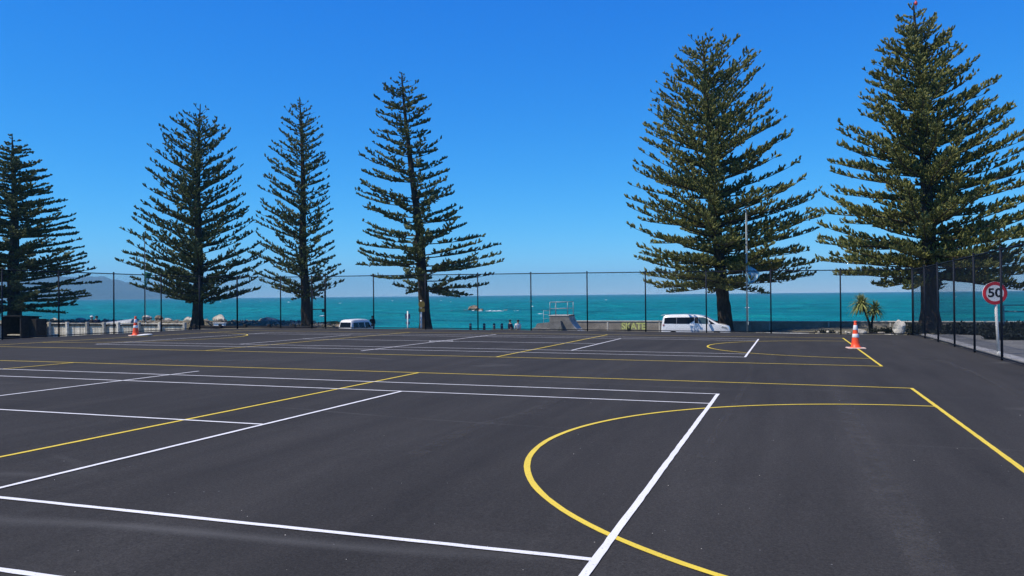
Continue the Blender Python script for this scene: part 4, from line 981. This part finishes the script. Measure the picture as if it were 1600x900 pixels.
for (x, y, z, a, b, c, m, lb, sd) in [(-63.9, 55, -.30, .60, .5, .34, 'pale_rock', "large white rock beside the green flag's pole", 31), (-62.3, 55.2, -.42, .55, .5, .30, 'brown_rock', "dark rock just right of the large white rock", 32),
        (-60.9, 55, -.50, .45, .4, .22, 'pale_rock', "small pale rock left of the pine trunk on the bank", 33), (-57.9, 54.6, -.52, .8, .5, .40, 'pale_rock', "pale rock half hidden behind the dark pine's trunk", 34),
        (-55.8, 56.6, -.45, .78, .6, .48, 'pale_rock', "big rounded white rock right of the dark pine's trunk", 35), (-76.7, 55, -.62, .62, .5, .3, 'pale_rock', "pale rock on the bank right of the small hut", 36),
        (-73.0, 55, -.6, .72, .5, .28, 'pale_rock', "pale rock on the bank left of the two people", 37), (-49.2, 56.2, -.78, 1.35, .9, .62, 'rubble', "pointed grey rock heap left of the slimmest pine", 38), (-47.6, 55.2, -.95, 1.0, .8, .36, 'brown_rock', "dark flat rock at the foot of the pointed grey heap", 39),
        (-42.1, 55.8, -1.05, 1.55, .9, .48, 'mossy_rock', "mossy brown mound between the gate and the older van", 40), (-40.6, 55.0, -1.2, 1.0, .7, .30, 'brown_rock', "dark low rock just left of the older van", 41)]:
    boulder("boulder", lb, (x, y, z), (a, b, c), M[m], sd, G)
boulder("sea_rock", "rocky islet standing out of the teal sea", (-96.5, 232, -3.35), (2.7, 2.0, .95), M['brown_rock'], 57, None, 4, sharp=.25, amp=.7)
boulder("sea_rock", "squat brown rock touching the islet's right side", (-93.6, 231.4, -3.3), (1.5, 1.2, .85), M['brown_rock'], 58, None, 3, sharp=.3, amp=.6)
boulder("sea_rock", "low dark rock touching the islet's left side", (-99.2, 231.2, -3.3), (1.6, 1.2, .65), M['rubble'], 59, None, 3, sharp=.3, amp=.6)
boulder("sea_rock", "low wave washed rock left of the islet", (-102.5, 231, -3.3), (3.6, 1.4, .34), M['brown_rock'], 52)
boulder("sea_rock", "tiny rock far right of the islet", (-84.0, 229, -3.2), (1.0, .8, .42), M['brown_rock'], 53)
fm = MB()
rng = random.Random(3)
for i in range(26):
    x = rng.uniform(-108, -76); y = 228.5 + rng.uniform(-3, 2); l = rng.uniform(.4, 1.8); hh = rng.uniform(.05, .20)
    fm.add([(x - l, y, -3.21), (x, y - .3, -3.21), (x + l, y, -3.21), (x, y + .1, -3.2 + hh), (x - l * .4, y, -3.2 + hh * .7)], [(0, 1, 3, 4), (1, 2, 3)])
tag(fm.build("surf", M['foam']), "white water breaking round the islet and reef", "surf", kind='stuff')
rb = MB(); rng = random.Random(9)
for i in range(900):
    x = rng.uniform(-80, -38); y = rng.gauss(53.6, 1.3); z = ground(x, y) + rng.uniform(-.02, .1); s = rng.uniform(.06, .22)
    vs = [Vector((rng.uniform(.6, 1.2) * sx_, rng.uniform(.6, 1.2) * sy_, rng.uniform(.5, 1.0) * sz_)) * s + Vector((x, y, z)) for sx_, sy_, sz_ in ((1, 0, 0), (-1, 0, 0), (0, 1, 0), (0, -1, 0), (0, 0, 1), (0, 0, -1))]
    rb.add(vs, [(0, 2, 4), (2, 1, 4), (1, 3, 4), (3, 0, 4), (2, 0, 5), (1, 2, 5), (3, 1, 5), (0, 3, 5)])
tag(rb.build("rubble", M['rubble']), "loose grey stones heaped along the shore bank", "stones", kind='stuff')
pb = MB(); rng = random.Random(4)
for i in range(110):
    y = -13 + 14 * rng.random() ** 1.3; x = rng.uniform(-6, 5.5); s = rng.uniform(.0025, .006); z = zc(x, y) + s * .4
    vs = [Vector((rng.uniform(.6, 1.5) * a, rng.uniform(.6, 1.3) * b, rng.uniform(.5, .8) * c)) * s + Vector((x, y, z)) for a, b, c in ((1, 0, 0), (-1, 0, 0), (0, 1, 0), (0, -1, 0), (0, 0, 1), (0, 0, -1))]
    pb.add(vs, [(0, 2, 4), (2, 1, 4), (1, 3, 4), (3, 0, 4), (2, 0, 5), (1, 2, 5), (3, 1, 5), (0, 3, 5)])
tag(pb.build("pebbles", M['pale_rock']), "tiny pale chips of stone scattered on the asphalt", "pebbles", kind='stuff')

# ------------------------------------------------------------------ timber fence, hut, barrier and other left hand things
def timber_fence():
    t = empty("timber_fence", (-50, 33, -1.35), 0, "weathered grey timber paling fence behind the far left of the court", "fence")
    H = 1.37; meshes = []
    for k in range(4):
        b = MB(); w = (.062, .068, .058, .066)[k]; z = (1.22, 1.235, 1.21, 1.228)[k]; tw = (.004, -.003, .006, 0)[k]
        b.poly([(-w, 0, -.25), (w, 0, -.25), (w + tw, 0, z), (-w + tw, 0, z)], (0, .022, 0)); meshes.append(b.mesh("paling", mats=[M['timber']]))
    x = -11.5
    while x < 10.15:
        o = link("paling", meshes[random.randrange(4)], t); o.location = (x, random.uniform(-.005, .005), random.uniform(-.02, .02)); x += random.uniform(.138, .152)
    px = [-11.3, -9.7, -7.85, -5.85, -4.3, -2.5, -.7, 1.25, 2.85, 4.2, 6.1, 8.0, 10.2]
    pm = MB(); pm.box((-.08, -.24, -.3), (.08, -.012, H + .02), .01); pme = pm.mesh("fence_post", mats=[M['timber']])
    for q in px: o = link("fence_post", pme, t); o.location = (q, 0, 0)
    for a, b in zip(px[:-1], px[1:]):
        c = MB(); c.box((a + .003, -.05, H - .115), (b - .003, .05, H - .055), .006); c.build("capping_rail", M['timber'], t)
        c = MB(); c.box((a + .09, -.06, H - .26), (b - .09, -.012, H - .165)); c.build("rail", M['timber_dark'], t)
timber_fence()
def hut():
    gz = ground(-54, 31.6)
    t = empty("hut", (-54.1, 31.5, gz), 0, "small dark open fronted timber hut in front of the timber fence", "hut"); h = .55 - gz
    b = MB(); b.box((-1.0, -.5, -.1), (-.94, 1.0, h - .05)); b.build("side_wall", M['timber_dark'], t)
    b = MB(); b.box((.94, -.5, -.1), (1.0, 1.0, h - .05)); b.build("side_wall", M['timber_dark'], t)
    b = MB(); b.box((-.94, .94, -.1), (.94, 1.0, h - .05)); b.build("back_wall", M['timber_dark'], t)
    b = MB(); b.poly([(-1.12, -.65, h - .02), (1.12, -.65, h - .02), (1.12, 1.12, h - .12), (-1.12, 1.12, h - .12)], (0, 0, .06)); b.build("roof", M['timber_dark'], t)
    b = MB(); b.box((-.62, -.35, .42), (.93, .1, .50)); b.build("bench", M['timber_pale'], t)
    b = MB(); b.box((.90, -.56, -.1), (1.02, -.51, h - .06)); b.build("corner_post", M['timber_dark'], t)
    b = MB(); b.box((1.02, .1, -.1), (1.75, 1.0, h - .25)); b.build("store_box", M['timber_dark'], t)
hut()
def barrier():
    t = empty("timber_barrier", (-35, 33.6, -1.4), 0, "low dark timber barrier rail right of the paling fence", "barrier")
    b = MB(); b.box((-4.7, -.07, 1.02), (5.6, .07, 1.17), .01); b.build("rail", M['timber_dark'], t)
    for x in (-4.4, -2.2, -.1, 1.9, 3.9, 5.3): p = MB(); p.box((x - .09, -.22, -.3), (x + .09, -.072, 1.30), .01); p.build("post", M['timber_dark'], t)
    c = MB(); c.box((-4.68, -.06, .25), (5.55, .0, .95)); c.build("infill_board", M['timber'], t)
barrier()
ub = empty("utility_box", (-37.75, 34.1, -1.4), R(10), "white utility box on legs above the low timber barrier", "box")
b = MB(); b.box((-.40, -.15, 1.02), (.40, .15, 1.33), .02); b.build("cabinet", M['white'], ub)
b = MB(); b.box((-.44, -.19, 1.335), (.44, .19, 1.37), .01); b.build("lid", M['white'], ub)
for x in (-.28, .28): b = MB(); b.box((x - .05, -.05, -.2), (x + .05, .05, 1.018)); b.build("leg", M['timber_dark'], ub)
bn = empty("bench", (-35.45, 36.2, ground(-35.45, 36.2)), R(4), "pale timber bench left of the slimmest pine", "bench")
b = MB(); b.box((-.55, -.2, .95), (.55, .2, 1.03), .01); b.build("seat", M['timber_pale'], bn)
b = MB(); b.box((-.55, .21, 1.04), (.55, .25, 1.2), .01); b.build("backrest", M['timber_pale'], bn)
for x in (-.42, .42): b = MB(); b.box((x - .06, -.15, -.2), (x + .06, .2, .948)); b.build("leg", M['timber_pale'], bn)
def dinghy():
    gz = ground(-57.2, 43); t = empty("dinghy", (-57.2, 43.5, gz), R(6), "grey upturned dinghy with a white end behind the timber fence", "boat")
    b = MB(); rings = []; L_ = 5.0
    for i in range(15):
        u = i / 14; x = -L_ / 2 + L_ * u; w = .78 * (1 - (max(0, .35 - u) / .35) ** 2 * .95) * (1 - .25 * max(0, u - .8) / .2); top = .78 + .50 * u ** 1.2
        rings.append([(x, -w, .55 + .12 * u), (x, -w * .96, .62 + .2 * u), (x, -w * .6, top - .05), (x, 0, top + .03), (x, w * .6, top - .05), (x, w * .96, .62 + .2 * u), (x, w, .55 + .12 * u)])
    n = 7; fs = []
    for i in range(14):
        for j in range(n - 1): fs.append((i * n + j, i * n + j + 1, (i + 1) * n + j + 1, (i + 1) * n + j))
        fs.append((i * n + n - 1, i * n, (i + 1) * n, (i + 1) * n + n - 1))
    fs += [tuple(range(n)), tuple(14 * n + j for j in range(n - 1, -1, -1))]
    b.add([p for r_ in rings for p in r_], fs); b.build("hull", M['boat'], t)
    g = MB(); g.tube([(r_[0][0], r_[0][1] - .02, r_[0][2]) for r_ in rings], .04, 6); g.tube([(r_[6][0], r_[6][1] + .02, r_[6][2]) for r_ in rings], .04, 6); g.build("gunwale", M['boatdark'], t)
    w = MB(); w.box((-2.62, -.5, .62), (-1.5, .5, .70), .02); w.build("bow_board", M['white'], t)
    for x in (-1.4, 1.5):
        k = MB(); k.box((x - .06, -.7, .42), (x + .06, .7, .54)); k.box((x - .05, -.6, -.15), (x + .05, -.5, .418)); k.box((x - .05, .5, -.15), (x + .05, .6, .418)); k.build("trestle", M['timber'], t)
dinghy()

# ------------------------------------------------------------------ flagpoles and flags
def flagpole(x, y, top, label, m):
    gz = ground(x, y); t = empty("flagpole", (x, y, gz), 0, label, "flagpole", "flagpoles on the seafront"); h = top - gz
    b = MB(); b.tube([(0, 0, -.1), (0, 0, h * .5), (0, 0, h)], [.058, .048, .034], 12); b.build("pole", m, t, True)
    f = MB(); f.lathe([(.042, 0), (.07, .04), (.05, .10), (.01, .13)], 12, (0, 0, h)); f.build("finial", m, t, True)
    c = MB(); c.lathe([(.14, -.05), (.14, .08), (.07, .12)], 14); c.build("base_collar", m, t)
    r_ = MB(); r_.tube([(.075, -.03, .9), (.07, -.03, h - .1)], .006, 5); r_.box((.06, -.05, .95), (.09, -.01, 1.12)); r_.build("halyard", M['white'], t)
flagpole(-1.55, 44.0, 7.55, "tall grey flagpole flying the pale blue flag near the minivan", M['galv'])
flagpole(-50.0, 40.0, 6.85, "dark flagpole flying the green flag behind the timber fence", M['fence'])
def flag(x, y, ztop, hgt, wid, label, m, stripe, seed, shape):
    t = empty("flag", (x, y, ztop), R(-10), label, "flag", "limp flags on the seafront poles")
    nu, nv = 14, 16; vs = []; fs = []
    for i in range(nu):
        u = i / (nu - 1)
        for j in range(nv):
            v = j / (nv - 1); wv = wid * shape(v)
            vs.append((.06 + wv * u, .10 * math.sin(u * 7 + v * 3 + seed) * (.3 + u), -hgt * v - .22 * u * (1 - v) + .10 * u * v))
    for i in range(nu - 1):
        for j in range(nv - 1): fs.append((i * nv + j, i * nv + j + 1, (i + 1) * nv + j + 1, (i + 1) * nv + j))
    def cloth(name, sel, mt, off):
        me = bpy.data.meshes.new(name); n0 = len(vs)
        V = [(a, b + off, c) for a, b, c in vs] + [(a, b + off + .006, c) for a, b, c in vs]
        F = []
        for k, f in enumerate(fs):
            i, j = divmod(k, nv - 1)
            if sel(i, j): F += [f, tuple(n0 + q for q in f[::-1])]
        me.from_pydata(V, [], F); me.update(); me.polygons.foreach_set('use_smooth', [True] * len(me.polygons)); return link(name, me, t, mt)
    a = cloth("cloth", lambda i, j: True, m, 0)
    cloth("stripe", stripe, M['flagwhite'], -.012)
flag(-1.53, 44.0, 3.75, 1.35, .80, "pale blue and white flag hanging limp by the minivan", M['flagblue'], lambda i, j: 4 <= i <= 10 and 6 <= j <= 12, 1, lambda v: .35 + .65 * math.sin(PI * min(1, v * .95 + .02)) ** .9)
flag(-50.0, 39.95, 4.05, 1.35, .95, "dark green flag with a white streak hanging limp by a pine", M['flaggreen'], lambda i, j: 4 <= i <= 6 and 6 <= j <= 12, 2.2, lambda v: 1.0 - .75 * v)

# ------------------------------------------------------------------ posts near the shore
for i, (x, lb) in enumerate([(-24.61, "dark timber bollard left of the fence post"), (-23.35, "dark timber bollard just right of the fence post"), (-22.45, "third dark bollard counted from the pine"), (-21.76, "dark timber bollard nearest the two people")]):
    gz = ground(x, 50); t = empty("bollard", (x, 50, gz), 0, lb, "bollard", "dark bollards along the shore")
    b = MB(); b.lathe([(.11, -.2), (.11, .0), (.105, -.6 - gz - .06), (.09, -.6 - gz - .02), (.05, -.6 - gz)], 12); b.build("post", M['bluepost'], t, True)
    c = MB(); c.lathe([(.111, -.6 - gz - .22), (.114, -.6 - gz - .21), (.114, -.6 - gz - .17), (.111, -.6 - gz - .16)], 12); c.build("band", M['galv'], t, True)
gz = ground(-28.57, 46)
mk = empty("marker_post", (-28.57, 46, gz), R(18), "white marker post carrying small dark signs left of the leaning pine", "post")
b = MB(); b.tube([(0, 0, -.2), (0, 0, .54 - gz)], .055, 10); b.build("pole", M['white'], mk, True)
for z0, z1, w in ((-.10, .30, .20), (-.56, -.34, .15)):
    b = MB(); b.box((-w - .03, .060, z0 - gz), (w, .078, z1 - gz), .004); b.build("sign_plate", M['bluesteel'], mk)
gz = ground(-27.35, 46)
sg = empty("signpost", (-27.35, 46, gz), R(18), "white signpost with two olive yellow plates in front of the leaning pine", "road sign")
b = MB(); b.tube([(0, 0, -.2), (0, 0, 1.42 - gz)], .07, 10); b.build("pole", M['white'], sg, True)
b = MB(); b.lathe([(.27, 0), (.27, -.015)], 28, (.06, -.08, 1.08 - gz), 'y'); b.build("round_plate", M['olivesign'], sg)
b = MB(); b.box((-.20, -.095, .47 - gz), (.30, -.078, .76 - gz), .004); b.build("lower_plate", M['olivesign'], sg)
# pale kerb block and timbers in front of the wall
kb_ = empty("kerb_block", (.8, 40.0, -1.0), 0, "long white concrete block lying just behind the fence", "kerb")
for k, (a, b_) in enumerate(((-1.63, -.66), (-.655, .42), (.425, 1.6))): q = MB(); q.box((a, -.15, -.3), (b_, .15, .24 - .02 * (k == 2)), .02); q.build("block", M['kerb'], kb_)
lg = empty("log_edging", (4.2, 38.2, ground(4.2, 38.2)), R(-3), "pale timber edging round the rock garden", "edging")
for k in range(5): q = MB(); q.tube([(-1.3 + k * .52, 0, -.2), (-1.3 + k * .52, .02, .26 + .06 * (k % 2))], .07, 9); q.build("log", M['timber'], lg, True)
q = MB(); q.tube([(-1.5, .16, .10), (1.0, .18, .14)], .08, 9); q.build("beam", M['timber_pale'], lg, True)
# steel railing beyond the shrubs
rg = empty("steel_railing", (13.3, 40.0, ground(14, 40)), 0, "blue grey steel railing above the mounded shrubs at the right", "railing")
zz = -ground(14, 40)
for x in (0, 1.9, 3.8): q = MB(); q.tube([(x - .1, 0, -.2), (x - .1, 0, .93 + zz)], .035, 8); q.build("post", M['bluesteel'], rg, True)
for z in (.92, .55): q = MB(); q.tube([(-.1, 0, z + zz), (3.7, 0, z + zz)], .03, 8); q.build("rail", M['bluesteel'], rg, True)

# ------------------------------------------------------------------ air
hz = MB(); hz.box((-9200, -600, -6.0), (9200, 8800, 236.0))
me = hz.mesh("haze"); ho = link("haze", me); tag(ho, kind='stuff')
m, t, b = nt("haze_air"); t.nodes.remove(b)
pv = N(t, 'ShaderNodeVolumePrincipled'); pv.inputs['Color'].default_value = (0.37, 0.76, 1.0, 1); pv.inputs['Density'].default_value = 1.5e-4; pv.inputs['Anisotropy'].default_value = 0.0
t.links.new(pv.outputs[0], t.nodes['Material Output'].inputs['Volume']); me.materials.clear(); me.materials.append(m)
